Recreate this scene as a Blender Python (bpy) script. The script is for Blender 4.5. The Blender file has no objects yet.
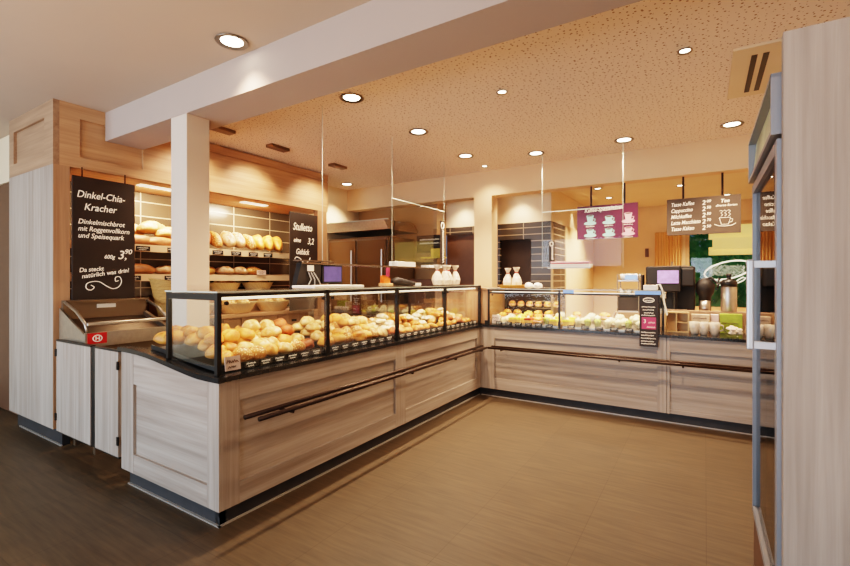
import bpy, bmesh, math, random
from mathutils import Vector, Matrix
PI = math.pi
R = random.Random(7)
SC = bpy.context.scene
COL = SC.collection
CUBE_ORD = ['first', 'second', 'third', 'fourth', 'fifth', 'sixth', 'seventh', 'eighth', 'ninth', 'tenth', 'eleventh', 'twelfth', 'thirteenth', 'fourteenth']

def c(r, g, b):
    f = lambda v: (v / 255 / 12.92) if v / 255 <= .04045 else ((v / 255 + .055) / 1.055) ** 2.4
    return (f(r), f(g), f(b), 1)

# ------------------------------------------------------------------ materials
def newmat(name):
    m = bpy.data.materials.new(name); m.use_nodes = True
    nt = m.node_tree; return m, nt, nt.nodes['Principled BSDF']

def plain(name, col, rough=.5, metal=0, noise=0, nscale=12, emit=None, estr=0, coat=0):
    m, nt, b = newmat(name)
    b.inputs['Base Color'].default_value = col
    b.inputs['Roughness'].default_value = rough
    b.inputs['Metallic'].default_value = metal
    b.inputs['Coat Weight'].default_value = coat
    if emit:
        b.inputs['Emission Color'].default_value = emit; b.inputs['Emission Strength'].default_value = estr
    if noise:
        tc = nt.nodes.new('ShaderNodeTexCoord'); n = nt.nodes.new('ShaderNodeTexNoise')
        n.inputs['Scale'].default_value = nscale; n.inputs['Detail'].default_value = 4
        cr = nt.nodes.new('ShaderNodeValToRGB')
        cr.color_ramp.elements[0].position = .3; cr.color_ramp.elements[1].position = .7
        cr.color_ramp.elements[0].color = tuple(v * (1 - noise) for v in col[:3]) + (1,)
        cr.color_ramp.elements[1].color = tuple(min(1, v * (1 + noise)) for v in col[:3]) + (1,)
        nt.links.new(tc.outputs['Object'], n.inputs['Vector']); nt.links.new(n.outputs['Fac'], cr.inputs['Fac'])
        nt.links.new(cr.outputs['Color'], b.inputs['Base Color'])
    return m

def wood(name, axis, dark, light, rough=.5, fine=38, contrast=(.3, .72)):
    m, nt, b = newmat(name); N = nt.nodes; L = nt.links
    tc = N.new('ShaderNodeTexCoord'); mp = N.new('ShaderNodeMapping')
    s = [fine, fine, fine]; s['xyz'.index(axis)] = 1.1
    mp.inputs['Scale'].default_value = s
    n1 = N.new('ShaderNodeTexNoise'); n1.inputs['Scale'].default_value = 1; n1.inputs['Detail'].default_value = 5; n1.inputs['Roughness'].default_value = .62; n1.inputs['Distortion'].default_value = .4
    mp2 = N.new('ShaderNodeMapping'); s2 = [7, 7, 7]; s2['xyz'.index(axis)] = .55; mp2.inputs['Scale'].default_value = s2
    n2 = N.new('ShaderNodeTexNoise'); n2.inputs['Scale'].default_value = 1; n2.inputs['Detail'].default_value = 2; n2.inputs['Distortion'].default_value = 1.2
    mx = N.new('ShaderNodeMath'); mx.operation = 'MULTIPLY_ADD'; mx.inputs[1].default_value = .55
    m2 = N.new('ShaderNodeMath'); m2.operation = 'MULTIPLY'; m2.inputs[1].default_value = .45
    cr = N.new('ShaderNodeValToRGB'); e = cr.color_ramp.elements
    e[0].position, e[1].position = contrast; e[0].color = dark; e[1].color = light
    for a, bb in ((tc.outputs['Object'], mp.inputs['Vector']), (tc.outputs['Object'], mp2.inputs['Vector']), (mp.outputs[0], n1.inputs['Vector']), (mp2.outputs[0], n2.inputs['Vector']),
                  (n2.outputs['Fac'], m2.inputs[0]), (n1.outputs['Fac'], mx.inputs[0]), (m2.outputs[0], mx.inputs[2]), (mx.outputs[0], cr.inputs['Fac']), (cr.outputs['Color'], b.inputs['Base Color'])):
        L.new(a, bb)
    bp = N.new('ShaderNodeBump'); bp.inputs['Strength'].default_value = .12; bp.inputs['Distance'].default_value = .004
    L.new(n1.outputs['Fac'], bp.inputs['Height']); L.new(bp.outputs[0], b.inputs['Normal'])
    b.inputs['Roughness'].default_value = rough
    return m

def glass(name, tint=(.96, .98, .97, 1), refl=.9, rough=.0):
    m = bpy.data.materials.new(name); m.use_nodes = True
    nt = m.node_tree; N = nt.nodes; N.clear()
    o = N.new('ShaderNodeOutputMaterial'); t = N.new('ShaderNodeBsdfTransparent'); g = N.new('ShaderNodeBsdfGlossy')
    t.inputs['Color'].default_value = tint; g.inputs['Roughness'].default_value = rough
    f = N.new('ShaderNodeFresnel'); f.inputs['IOR'].default_value = 1.45
    k = N.new('ShaderNodeMath'); k.operation = 'MULTIPLY'; k.inputs[1].default_value = refl
    mx = N.new('ShaderNodeMixShader')
    nt.links.new(f.outputs[0], k.inputs[0]); nt.links.new(k.outputs[0], mx.inputs[0])
    nt.links.new(t.outputs[0], mx.inputs[1]); nt.links.new(g.outputs[0], mx.inputs[2]); nt.links.new(mx.outputs[0], o.inputs[0])
    return m

def tiles(name, col1, col2, grout, sx, sy, plane='yz', rough=.25, gap=.012, bias=0., offset=.0):
    m, nt, b = newmat(name); N = nt.nodes; L = nt.links
    tc = N.new('ShaderNodeTexCoord'); sp = N.new('ShaderNodeSeparateXYZ'); cb = N.new('ShaderNodeCombineXYZ')
    br = N.new('ShaderNodeTexBrick'); br.offset = offset
    br.inputs['Scale'].default_value = 1; br.inputs['Brick Width'].default_value = sx; br.inputs['Row Height'].default_value = sy
    br.inputs['Mortar Size'].default_value = gap / 2; br.inputs['Mortar Smooth'].default_value = .1; br.inputs['Bias'].default_value = bias
    br.inputs['Color1'].default_value = col1; br.inputs['Color2'].default_value = col2; br.inputs['Mortar'].default_value = grout
    L.new(tc.outputs['Object'], sp.inputs[0])
    ax = {'x': 'X', 'y': 'Y', 'z': 'Z'}
    L.new(sp.outputs[ax[plane[0]]], cb.inputs[0]); L.new(sp.outputs[ax[plane[1]]], cb.inputs[1])
    L.new(cb.outputs[0], br.inputs['Vector']); L.new(br.outputs['Color'], b.inputs['Base Color'])
    b.inputs['Roughness'].default_value = rough
    return m

def bread(name, base, crust, seeds=None, dust=None, scale=9):
    m, nt, b = newmat(name); N = nt.nodes; L = nt.links
    tc = N.new('ShaderNodeTexCoord'); n = N.new('ShaderNodeTexNoise'); n.inputs['Scale'].default_value = scale * 2.2; n.inputs['Detail'].default_value = 5
    oi = N.new('ShaderNodeObjectInfo'); ad = N.new('ShaderNodeVectorMath'); ad.operation = 'ADD'
    L.new(tc.outputs['Object'], ad.inputs[0]); L.new(oi.outputs['Random'], ad.inputs[1]); L.new(ad.outputs[0], n.inputs['Vector'])
    cr = N.new('ShaderNodeValToRGB'); cr.color_ramp.elements[0].position = .38; cr.color_ramp.elements[1].position = .62
    cr.color_ramp.elements[0].color = crust; cr.color_ramp.elements[1].color = base
    L.new(n.outputs['Fac'], cr.inputs['Fac']); last = cr.outputs['Color']
    if seeds or dust:
        v = N.new('ShaderNodeTexVoronoi') if seeds else N.new('ShaderNodeTexNoise')
        v.inputs['Scale'].default_value = 85 if seeds else 26
        L.new(tc.outputs['Object'], v.inputs['Vector'])
        r2 = N.new('ShaderNodeValToRGB'); ee = r2.color_ramp.elements
        if seeds:
            ee[0].position, ee[1].position = .28, .36; ee[0].color = (1, 1, 1, 1); ee[1].color = (0, 0, 0, 1)
        else:
            ee[0].position, ee[1].position = .42, .6; ee[0].color = (0, 0, 0, 1); ee[1].color = (.85, .85, .85, 1)
        L.new(v.outputs['Distance'] if seeds else v.outputs['Fac'], r2.inputs['Fac'])
        mx = N.new('ShaderNodeMix'); mx.data_type = 'RGBA'
        L.new(r2.outputs['Color'], mx.inputs['Factor']); L.new(last, mx.inputs['A']); mx.inputs['B'].default_value = seeds or dust
        last = mx.outputs['Result']
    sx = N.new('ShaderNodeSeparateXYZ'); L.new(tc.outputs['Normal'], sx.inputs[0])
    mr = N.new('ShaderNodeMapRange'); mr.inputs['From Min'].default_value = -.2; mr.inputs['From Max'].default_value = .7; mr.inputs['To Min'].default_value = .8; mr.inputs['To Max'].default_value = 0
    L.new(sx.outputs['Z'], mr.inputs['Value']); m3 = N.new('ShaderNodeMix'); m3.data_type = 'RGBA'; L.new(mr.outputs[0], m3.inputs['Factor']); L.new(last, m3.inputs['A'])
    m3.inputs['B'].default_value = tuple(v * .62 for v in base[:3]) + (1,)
    L.new(m3.outputs['Result'], b.inputs['Base Color']); b.inputs['Roughness'].default_value = .5
    bp = N.new('ShaderNodeBump'); bp.inputs['Strength'].default_value = .35; bp.inputs['Distance'].default_value = .006
    L.new(n.outputs['Fac'], bp.inputs['Height']); L.new(bp.outputs[0], b.inputs['Normal'])
    return m

def wicker(name, c1, c2, s=60):
    m, nt, b = newmat(name); N = nt.nodes; L = nt.links
    tc = N.new('ShaderNodeTexCoord'); ck = N.new('ShaderNodeTexChecker'); ck.inputs['Scale'].default_value = s
    w = N.new('ShaderNodeTexWave'); w.bands_direction = 'Z'; w.inputs['Scale'].default_value = s * .35; w.inputs['Distortion'].default_value = 1.5
    mx = N.new('ShaderNodeMix'); mx.data_type = 'RGBA'
    ck.inputs['Color1'].default_value = c1; ck.inputs['Color2'].default_value = c2
    L.new(tc.outputs['Object'], ck.inputs['Vector']); L.new(tc.outputs['Object'], w.inputs['Vector'])
    L.new(w.outputs['Fac'], mx.inputs['Factor']); L.new(ck.outputs['Color'], mx.inputs['A']); mx.inputs['B'].default_value = c1
    L.new(mx.outputs['Result'], b.inputs['Base Color'])
    bp = N.new('ShaderNodeBump'); bp.inputs['Strength'].default_value = .5; bp.inputs['Distance'].default_value = .01
    L.new(w.outputs['Fac'], bp.inputs['Height']); L.new(bp.outputs[0], b.inputs['Normal']); b.inputs['Roughness'].default_value = .7
    return m

def perforated(name, base, hole):
    m, nt, b = newmat(name); N = nt.nodes; L = nt.links
    tc = N.new('ShaderNodeTexCoord'); last = None
    sp = N.new('ShaderNodeSeparateXYZ'); cb = N.new('ShaderNodeCombineXYZ')
    L.new(tc.outputs['Object'], sp.inputs[0]); L.new(sp.outputs['X'], cb.inputs[0]); L.new(sp.outputs['Y'], cb.inputs[1])
    v = N.new('ShaderNodeTexVoronoi'); v.voronoi_dimensions = '2D'; v.inputs['Scale'].default_value = 27; v.inputs['Randomness'].default_value = .85
    L.new(cb.outputs[0], v.inputs['Vector'])
    wn = N.new('ShaderNodeSeparateColor'); L.new(v.outputs['Color'], wn.inputs[0])
    th = N.new('ShaderNodeMath'); th.operation = 'MULTIPLY_ADD'; th.inputs[1].default_value = .13; th.inputs[2].default_value = .06
    L.new(wn.outputs[0], th.inputs[0])
    lt = N.new('ShaderNodeMath'); lt.operation = 'LESS_THAN'; L.new(v.outputs['Distance'], lt.inputs[0]); L.new(th.outputs[0], lt.inputs[1])
    mx = N.new('ShaderNodeMix'); mx.data_type = 'RGBA'; mx.inputs['A'].default_value = base; mx.inputs['B'].default_value = hole
    L.new(lt.outputs[0], mx.inputs['Factor']); L.new(mx.outputs['Result'], b.inputs['Base Color']); b.inputs['Roughness'].default_value = .85
    return m

def floor_mat():
    m, nt, b = newmat('floor_tiles'); N = nt.nodes; L = nt.links
    tc = N.new('ShaderNodeTexCoord')
    mp = N.new('ShaderNodeMapping'); mp.inputs['Location'].default_value = (-.006 + 3 * 1.2, 0.4, 0)
    br = N.new('ShaderNodeTexBrick'); br.offset = 0
    br.inputs['Scale'].default_value = 1; br.inputs['Brick Width'].default_value = .6; br.inputs['Row Height'].default_value = .6
    br.inputs['Mortar Size'].default_value = .0022; br.inputs['Mortar Smooth'].default_value = .3
    br.inputs['Color1'].default_value = (1, 1, 1, 1); br.inputs['Color2'].default_value = (.9, .9, .9, 1); br.inputs['Mortar'].default_value = (.62, .6, .58, 1)
    mp2 = N.new('ShaderNodeMapping'); mp2.inputs['Scale'].default_value = (2.2, 26, 1)
    n = N.new('ShaderNodeTexNoise'); n.inputs['Scale'].default_value = 1.4; n.inputs['Detail'].default_value = 5; n.inputs['Roughness'].default_value = .6
    cr = N.new('ShaderNodeValToRGB'); e = cr.color_ramp.elements; e[0].position = .25; e[1].position = .75
    e[0].color = c(59, 50, 39); e[1].color = c(86, 73, 56)
    mx = N.new('ShaderNodeMix'); mx.data_type = 'RGBA'; mx.blend_type = 'MULTIPLY'; mx.inputs['Factor'].default_value = 1
    for a, q in ((tc.outputs['Object'], mp.inputs[0]), (mp.outputs[0], br.inputs['Vector']), (tc.outputs['Object'], mp2.inputs[0]), (mp2.outputs[0], n.inputs['Vector']),
                 (n.outputs['Fac'], cr.inputs['Fac']), (cr.outputs['Color'], mx.inputs['A']), (br.outputs['Color'], mx.inputs['B']), (mx.outputs['Result'], b.inputs['Base Color'])):
        L.new(a, q)
    b.inputs['Roughness'].default_value = .42; b.inputs['Specular IOR Level'].default_value = .35
    return m

WD, WL = c(130, 117, 106), c(178, 167, 157)
M = dict(
    wood_x=wood('oak_grain_along_x', 'x', WD, WL), wood_y=wood('oak_grain_along_y', 'y', WD, WL), wood_z=wood('oak_grain_along_z', 'z', WD, WL),
    warm_y=wood('warm_oak_along_y', 'y', c(166, 124, 92), c(214, 174, 136)), warm_z=wood('warm_oak_along_z', 'z', c(150, 112, 84), c(198, 158, 124)), warm_x=wood('warm_oak_along_x', 'x', c(130, 100, 78), c(178, 144, 116)),
    plinth=plain('slate_plinth', c(50, 50, 52), .5, noise=.15), steelstrip=plain('edge_strip', c(190, 186, 180), .35, .6),
    stone=plain('black_stone', c(30, 31, 33), .22, noise=.3, nscale=60), black=plain('black_lacquer', c(22, 21, 21), .4),
    blackm=plain('black_metal', c(30, 28, 27), .35, .3), bronze=plain('bronze_rail', c(54, 40, 32), .35, .6),
    steel=plain('brushed_steel', c(176, 168, 158), .32, .9, noise=.08, nscale=30), darksteel=plain('dark_steel', c(112, 96, 80), .4, .6),
    white=plain('white_paint', c(206, 192, 178), .8, noise=.015, nscale=3), ceilwhite=plain('ceiling_paint', c(190, 172, 156), .85, noise=.015, nscale=2),
    poster=plain('backlit_picture', c(176, 186, 150), .3, noise=.5, nscale=5),
    lip=plain('pale_shelf_edge', c(232, 206, 172), .5),
    beam=plain('grey_beam_paint', c(172, 156, 146), .85, noise=.02, nscale=2),
    mug=plain('thick_mug_glass', c(206, 190, 170), .1, coat=.5, noise=.2, nscale=30),
    header=plain('header_warm_light_tone', c(222, 190, 154), .85, noise=.02, nscale=2),  # header colour carries the warm lamplight that falls on it
    perf=perforated('perforated_acoustic_board', c(240, 222, 208), c(150, 114, 84)),
    cream=plain('cream_wall', c(226, 206, 176), .8, noise=.03, nscale=2), tan=plain('tan_wall', c(216, 186, 146), .8, noise=.06, nscale=3), olive=plain('olive_wall', c(160, 126, 90), .6, noise=.06, nscale=3),
    floor=floor_mat(),
    tile_yz=tiles('grey_wall_tile', c(102, 90, 76), c(88, 77, 65), c(206, 190, 164), .6, .165, 'yz'),
    tile_xz=tiles('dark_wall_tile', c(66, 60, 54), c(56, 52, 48), c(150, 134, 112), .42, .1, 'xz'),
    tile_yz2=tiles('dark_side_tile', c(70, 62, 54), c(60, 54, 48), c(150, 134, 112), .42, .1, 'yz'),
    glass=glass('clear_glass', (.975, .985, .98, 1), .3), winglass=glass('window_glass', (.95, .97, .96, 1), .8), fglass=glass('fridge_glass', (.80, .84, .86, 1), 1.0),
    edge=plain('glass_edge', c(190, 200, 190), .15),
    brown=plain('brown_door', c(92, 66, 50), .5, noise=.06), dark=plain('dark_opening', c(40, 28, 22), .6, noise=.1),
    board=plain('blackboard', c(46, 37, 32), .6, noise=.12, nscale=6), board2=plain('brown_board', c(78, 62, 48), .6, noise=.08, nscale=6),
    chalk=plain('chalk', c(250, 240, 224), .9, emit=c(255, 240, 215), estr=.25),  # emission lifts the lettering, extra brightness put into the chalk colour
    purple=plain('plum_print', c(88, 20, 52), .35, noise=.12, nscale=4), teal=plain('pale_teal_print', c(160, 214, 212), .5), pinkp=plain('pale_pink_print', c(226, 176, 186), .5), pink=plain('magenta_print', c(190, 66, 104), .5),
    paper=plain('white_paper', c(240, 236, 228), .7), card=plain('pink_white_card', c(232, 208, 200), .7), red=plain('red_badge', c(196, 28, 30), .35),
    lampon=plain('lamp_disc', (1, 1, 1, 1), .5, emit=(1, .86, .66, 1), estr=14), stripon=plain('lamp_strip', (1, 1, 1, 1), .5, emit=(1, .8, .55, 1), estr=1.6),
    ring=plain('lamp_ring', c(140, 128, 114), .3, .8), fit=plain('lamp_housing', c(120, 96, 70), .4, .4),
    plastic=plain('dark_plastic', c(18, 16, 16), .6), screen=plain('lit_screen', c(70, 64, 110), .3, emit=c(96, 92, 160), estr=.3, noise=.3, nscale=14), lilac=plain('lilac_screen', c(150, 120, 190), .3, emit=c(170, 140, 205), estr=.45, noise=.35, nscale=16),
    blue=plain('glowing_blue_card', c(110, 150, 210), .3, emit=c(120, 160, 220), estr=.5), orange=plain('orange_card', c(220, 110, 40), .5, noise=.3, nscale=25),  # blue card strips are made to glow, brightness put into the colour
    wick=wicker('wicker', c(206, 158, 92), c(166, 116, 60)), wick2=wicker('pale_wicker', c(250, 232, 190), c(226, 194, 138), 70),
    grey=plain('fridge_grey', c(140, 144, 150), .4, .3), greyl=plain('handle_grey', c(178, 182, 188), .35, .4), fin=plain('fridge_liner', c(196, 188, 176), .5),
    green=plain('green_pack', c(150, 172, 60), .5, noise=.2, nscale=20), wrap=plain('wrapped_sweets', c(224, 206, 190), .35, noise=.25, nscale=40),
    yellow=plain('glowing_yellow_cloth', c(250, 212, 130), .6, emit=c(252, 208, 124), estr=.7), leaf=plain('leaf', c(88, 150, 106), .6, noise=.5, nscale=2.2, emit=c(60, 120, 80), estr=.1),  # awning cloth and leaves glow faintly, daylight put into their colour
    curtain=plain('slat_curtain', c(232, 190, 132), .7), clearbag=plain('cellophane', c(236, 222, 204), .25, noise=.18, nscale=40),
    kraft=plain('kraft_box', c(196, 160, 118), .7, noise=.1), whiteglaze=plain('white_glaze', c(240, 236, 228), .25), tea=plain('tea_carton', c(212, 186, 156), .6, noise=.15, nscale=18),
    yellowp=plain('yellow_crate', c(226, 204, 90), .5), ovenglass=plain('brown_oven_glass', c(104, 76, 48), .2, coat=.5), logo=plain('window_lettering', c(206, 226, 226), .6, emit=c(200, 225, 225), estr=.35),  # window lettering made to glow faintly, brightness put into its colour
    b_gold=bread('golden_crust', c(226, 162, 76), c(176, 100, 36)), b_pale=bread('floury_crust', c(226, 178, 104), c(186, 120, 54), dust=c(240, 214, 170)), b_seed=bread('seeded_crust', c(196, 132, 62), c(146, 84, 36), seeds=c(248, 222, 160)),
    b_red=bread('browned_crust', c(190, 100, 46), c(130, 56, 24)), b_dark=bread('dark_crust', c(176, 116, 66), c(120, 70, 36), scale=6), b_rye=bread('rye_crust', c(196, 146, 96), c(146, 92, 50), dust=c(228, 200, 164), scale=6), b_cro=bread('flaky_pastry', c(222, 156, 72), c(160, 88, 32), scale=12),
    b_sug=bread('sugared_pastry', c(240, 216, 168), c(214, 160, 92), dust=c(255, 250, 240)), b_crumb=bread('loaf_crumb', c(240, 218, 170), c(226, 196, 140)),
    cream_f=plain('whipped_cream', c(232, 212, 172), .5, noise=.12, nscale=35), lemon=plain('lemon_cream', c(244, 220, 96), .45, noise=.15, nscale=30), berry=plain('berry_topping', c(176, 60, 50), .3, noise=.3, nscale=30), salad=plain('green_salad', c(150, 160, 62), .6, noise=.4, nscale=40), sponge=plain('sponge', c(226, 180, 112), .8, noise=.1, nscale=30),
    ham=plain('ham_filling', c(226, 150, 132), .5),
)

# ------------------------------------------------------------------ geometry
class MB:
    def __init__(s): s.bm = bmesh.new()
    def box(s, x0, x1, y0, y1, z0, z1, bev=0, rot=None):
        g = bmesh.ops.create_cube(s.bm, size=1)['verts']
        cx, cy, cz = (x0 + x1) / 2, (y0 + y1) / 2, (z0 + z1) / 2
        mt = Matrix.Translation((cx, cy, cz)) @ (rot or Matrix.Identity(4)) @ Matrix.Diagonal((abs(x1 - x0), abs(y1 - y0), abs(z1 - z0), 1))
        bmesh.ops.transform(s.bm, matrix=mt, verts=g)
        if bev:
            ed = list({e for v in g for e in v.link_edges})
            bmesh.ops.bevel(s.bm, geom=ed, offset=bev, segments=2, affect='EDGES', profile=.5)
        return s
    def prism(s, poly, axis, a0, a1):
        def P(p, a): return {'x': (a, p[0], p[1]), 'y': (p[0], a, p[1]), 'z': (p[0], p[1], a)}[axis]
        A = [s.bm.verts.new(P(p, a0)) for p in poly]; B = [s.bm.verts.new(P(p, a1)) for p in poly]
        s.bm.faces.new(A); s.bm.faces.new(B[::-1]); n = len(poly)
        for i in range(n): s.bm.faces.new((A[i], B[i], B[(i + 1) % n], A[(i + 1) % n]))
        return s
    def tube(s, pts, r, seg=10, cap=True):
        pts = [Vector(p) for p in pts]; rs = r if isinstance(r, (list, tuple)) else [r] * len(pts); rings = []; u = None
        for i, p in enumerate(pts):
            t = (pts[min(i + 1, len(pts) - 1)] - pts[max(i - 1, 0)]).normalized()
            if u is None: u = t.orthogonal().normalized()
            u = (u - t * u.dot(t)); u = u.normalized() if u.length > 1e-6 else t.orthogonal().normalized()
            w = t.cross(u)
            rings.append([s.bm.verts.new(p + (u * math.cos(2 * PI * k / seg) + w * math.sin(2 * PI * k / seg)) * rs[i]) for k in range(seg)])
        for a, b in zip(rings, rings[1:]):
            for k in range(seg): s.bm.faces.new((a[k], a[(k + 1) % seg], b[(k + 1) % seg], b[k]))
        if cap: s.bm.faces.new(rings[0][::-1]); s.bm.faces.new(rings[-1])
        return s
    def lathe(s, prof, ctr=(0, 0, 0), seg=24, sx=1, sy=1, cap=True):
        rings = []
        for r, z in prof:
            rings.append([s.bm.verts.new((ctr[0] + r * sx * math.cos(2 * PI * k / seg), ctr[1] + r * sy * math.sin(2 * PI * k / seg), ctr[2] + z)) for k in range(seg)])
        for a, b in zip(rings, rings[1:]):
            for k in range(seg): s.bm.faces.new((a[k], a[(k + 1) % seg], b[(k + 1) % seg], b[k]))
        if cap and prof[0][0] > 1e-5: s.bm.faces.new(rings[0][::-1])
        if cap and prof[-1][0] > 1e-5: s.bm.faces.new(rings[-1])
        return s
    def disc(s, x, y, z, r, seg=28, up=-1):
        v = [s.bm.verts.new((x + r * math.cos(2 * PI * k / seg), y + r * math.sin(2 * PI * k / seg), z)) for k in range(seg)]
        s.bm.faces.new(v if up > 0 else v[::-1]); return s
    def mesh(s, me, mt=None):
        b2 = bmesh.new(); b2.from_mesh(me)
        if mt: b2.transform(mt)
        t = bpy.data.meshes.new('tmp'); b2.to_mesh(t); b2.free(); s.bm.from_mesh(t); bpy.data.meshes.remove(t); return s
    def data(s, name, mat, smooth=False):
        bmesh.ops.remove_doubles(s.bm, verts=s.bm.verts, dist=1e-6)
        bmesh.ops.recalc_face_normals(s.bm, faces=s.bm.faces)
        me = bpy.data.meshes.new(name); s.bm.to_mesh(me); s.bm.free(); me.materials.append(mat)
        if smooth: me.shade_smooth()
        return me
    def build(s, name, mat, parent=None, smooth=False, base=None, local=False):
        """vertices are in world coordinates unless local; origin goes to the parent, to base, or to the footprint centre"""
        if local: off = Vector((0, 0, 0))
        elif parent is not None: off = wloc(parent)
        elif base is not None: off = Vector(base)
        else:
            vs = [v.co for v in s.bm.verts]
            off = Vector(((min(v.x for v in vs) + max(v.x for v in vs)) / 2, (min(v.y for v in vs) + max(v.y for v in vs)) / 2, min(v.z for v in vs)))
        for v in s.bm.verts: v.co -= off
        o = bpy.data.objects.new(name, s.data(name, mat, smooth)); COL.objects.link(o)
        if parent is not None:
            o.parent = parent
            WL_[o.name] = Vector(off)
        elif not local: o.location = off; WL_[o.name] = Vector(off)
        return o
WL_ = {}
def wloc(o): return WL_.get(o.name, Vector(o.location))

def tag(o, label, cat, group=None):
    o['label'] = label; o['category'] = cat
    if group: o['group'] = group
    return o
def thing(name, label, cat, loc=(0, 0, 0), group=None, rz=0):
    o = bpy.data.objects.new(name, None); COL.objects.link(o); o.location = loc; o.rotation_euler = (0, 0, rz); o.empty_display_size = .1
    WL_[o.name] = Vector(loc); return tag(o, label, cat, group)
def struct(o, label=None, cat=None):
    o['kind'] = 'structure'
    if label: o['label'] = label; o['category'] = cat or 'wall'
    return o
def dup(root, loc, rz=0, label=None, group=None, rot=None, scale=None):
    r = root.copy(); COL.objects.link(r); r.location = loc; r.rotation_euler = rot or (0, 0, rz)
    if scale: r.scale = scale
    if label: r['label'] = label
    if group: r['group'] = group
    for ch in list(root.children):
        k = ch.copy(); COL.objects.link(k); k.parent = r
        for g in list(ch.children):
            d = g.copy(); COL.objects.link(d); d.parent = k
    return r

FX = Matrix(((0, 0, 1, 0), (1, 0, 0, 0), (0, 1, 0, 0), (0, 0, 0, 1)))      # flat art -> a face looking towards +X
FY = Matrix(((1, 0, 0, 0), (0, 0, -1, 0), (0, 1, 0, 0), (0, 0, 0, 1)))     # flat art -> a face looking towards -Y
def text_mesh(body, size, shear=.2, align='LEFT', thick=.0):
    cu = bpy.data.curves.new('t', 'FONT'); cu.body = body; cu.size = size; cu.shear = shear; cu.align_x = align; cu.extrude = .0006; cu.offset = thick; cu.resolution_u = 3
    o = bpy.data.objects.new('t', cu); COL.objects.link(o)
    bpy.context.view_layer.update()
    me = bpy.data.meshes.new_from_object(o.evaluated_get(bpy.context.evaluated_depsgraph_get()))
    bpy.data.objects.remove(o); bpy.data.curves.remove(cu); return me
def put_text(mb, face, pos, body, size, rot=0, shear=.2, align='LEFT', thick=.0, sx=1):
    mb.mesh(text_mesh(body, size, shear, align, thick), Matrix.Translation(pos) @ face @ Matrix.Rotation(rot, 4, 'Z') @ Matrix.Diagonal((sx, 1, 1, 1))); return mb
def line(parent, mat, face, pos, body, size, **kw):
    return put_text(MB(), face, pos, body, size, **kw).build('writing_line', M[mat], parent)
def curl(pts, n=5):
    out = []
    for i in range(len(pts) - 1):
        p = [Vector((*pts[min(max(i + d, 0), len(pts) - 1)], 0)) for d in (-1, 0, 1, 2)]
        for k in range(n):
            t = k / n; v = .5 * (2 * p[1] + (p[2] - p[0]) * t + (2 * p[0] - 5 * p[1] + 4 * p[2] - p[3]) * t * t + (3 * p[1] - p[0] - 3 * p[2] + p[3]) * t ** 3)
            out.append((v.x, v.y))
    return out + [pts[-1]]
def stroke(mb, face, pos, pts, r):
    F = Matrix.Translation(pos) @ face
    mb.tube([F @ Vector((p[0], p[1], .001)) for p in pts], r, 6); return mb
def scribble(mb, face, pos, w, h, r, seed):
    q = random.Random(seed); n = max(5, int(w / h * 2.4)); pts = []
    for i in range(n + 1): pts.append((w * i / n + q.uniform(-.2, .2) * h, (h if i % 2 else 0) * q.uniform(.55, 1.05)))
    return stroke(mb, face, pos, pts, r)

# ------------------------------------------------------------------ camera
H = 1.45; AZ = math.radians(32.063)
cd = bpy.data.cameras.new('camera'); cam = bpy.data.objects.new('camera', cd); COL.objects.link(cam)
cam.location = (0, 0, H); cam.rotation_euler = (PI / 2, 0, AZ)
cd.sensor_width = 36; cd.lens = 36 * 447 / 850; cd.shift_y = -(283 - 279) / 850; cd.clip_start = .05
SC.camera = cam

# ------------------------------------------------------------------ the room
CZ = 3.0
struct(MB().box(-8, 1.0, -3.4, 9.4, -.1, 0).build('floor', M['floor'], base=(0, 0, 0)))
struct(MB().box(-8, 1.0, -3.4, 1.96, CZ, CZ + .1).build('ceiling', M['ceilwhite']))
struct(MB().box(-5.6, 1.0, 1.96, 6.1, CZ, CZ + .1).build('ceiling', M['perf'], base=(0, 0, 3)))
struct(MB().box(-5.6, 1.0, 6.1, 9.4, 2.8, 2.9).build('ceiling', M['cream']))
struct(MB().box(-4.738, 1.0, 1.95, 2.28, 2.735, CZ).build('ceiling_beam', M['beam']), 'white painted ceiling beam crossing the room above the counter end', 'beam')
struct(MB().box(-3.617, -3.397, 1.95, 2.14, 0, 2.735, .004).build('column', M['white']), 'square white column standing behind the counter end', 'column')
w = MB(); w.box(-8, -7.2, 1.7, 1.8, 0, CZ); w.box(-7.2, -5.82, 1.7, 1.8, 2.5, CZ); w.box(-6.02, -5.5, 1.7, 1.8, 0, 2.5)
struct(w.build('wall_left_return', M['cream']))
d1 = struct(MB().box(-7.2, -6.02, 1.72, 1.78, .01, 2.5).build('door_1', M['brown']))
struct(MB().box(-8.1, -8, -3.4, 1.8, 0, CZ).build('wall_left', M['cream']))
struct(MB().box(-5.6, -5.5, 1.8, 4.85, 0, CZ).build('wall_left_tiled', M['tile_yz'], base=(-5.5, .82, .03)))
struct(MB().box(-5.6, -5.3, 4.85, 6.3, 0, CZ).build('wall_left_kitchen', M['cream']))
struct(MB().box(1.0, 1.1, -3.4, 9.4, 0, CZ).build('wall_right', M['cream']))
# shopfront behind the viewer
w = MB(); w.box(-8, -6.6, -3.5, -3.4, 0, CZ); w.box(.5, 1.0, -3.5, -3.4, 0, CZ); w.box(-6.6, .5, -3.5, -3.4, 2.7, CZ); w.box(-6.6, .5, -3.5, -3.4, 0, .2)
struct(w.build('wall_front', M['cream']))
wf = MB()
for x in (-6.57, -4.8, -3.05, -1.3, .47): wf.box(x - .03, x + .03, -3.48, -3.42, .2, 2.7)
wf = struct(wf.build('window_1', M['blackm'])); MB().box(-6.6, .5, -3.455, -3.445, .2, 2.7).build('pane', M['winglass'], wf)
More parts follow.
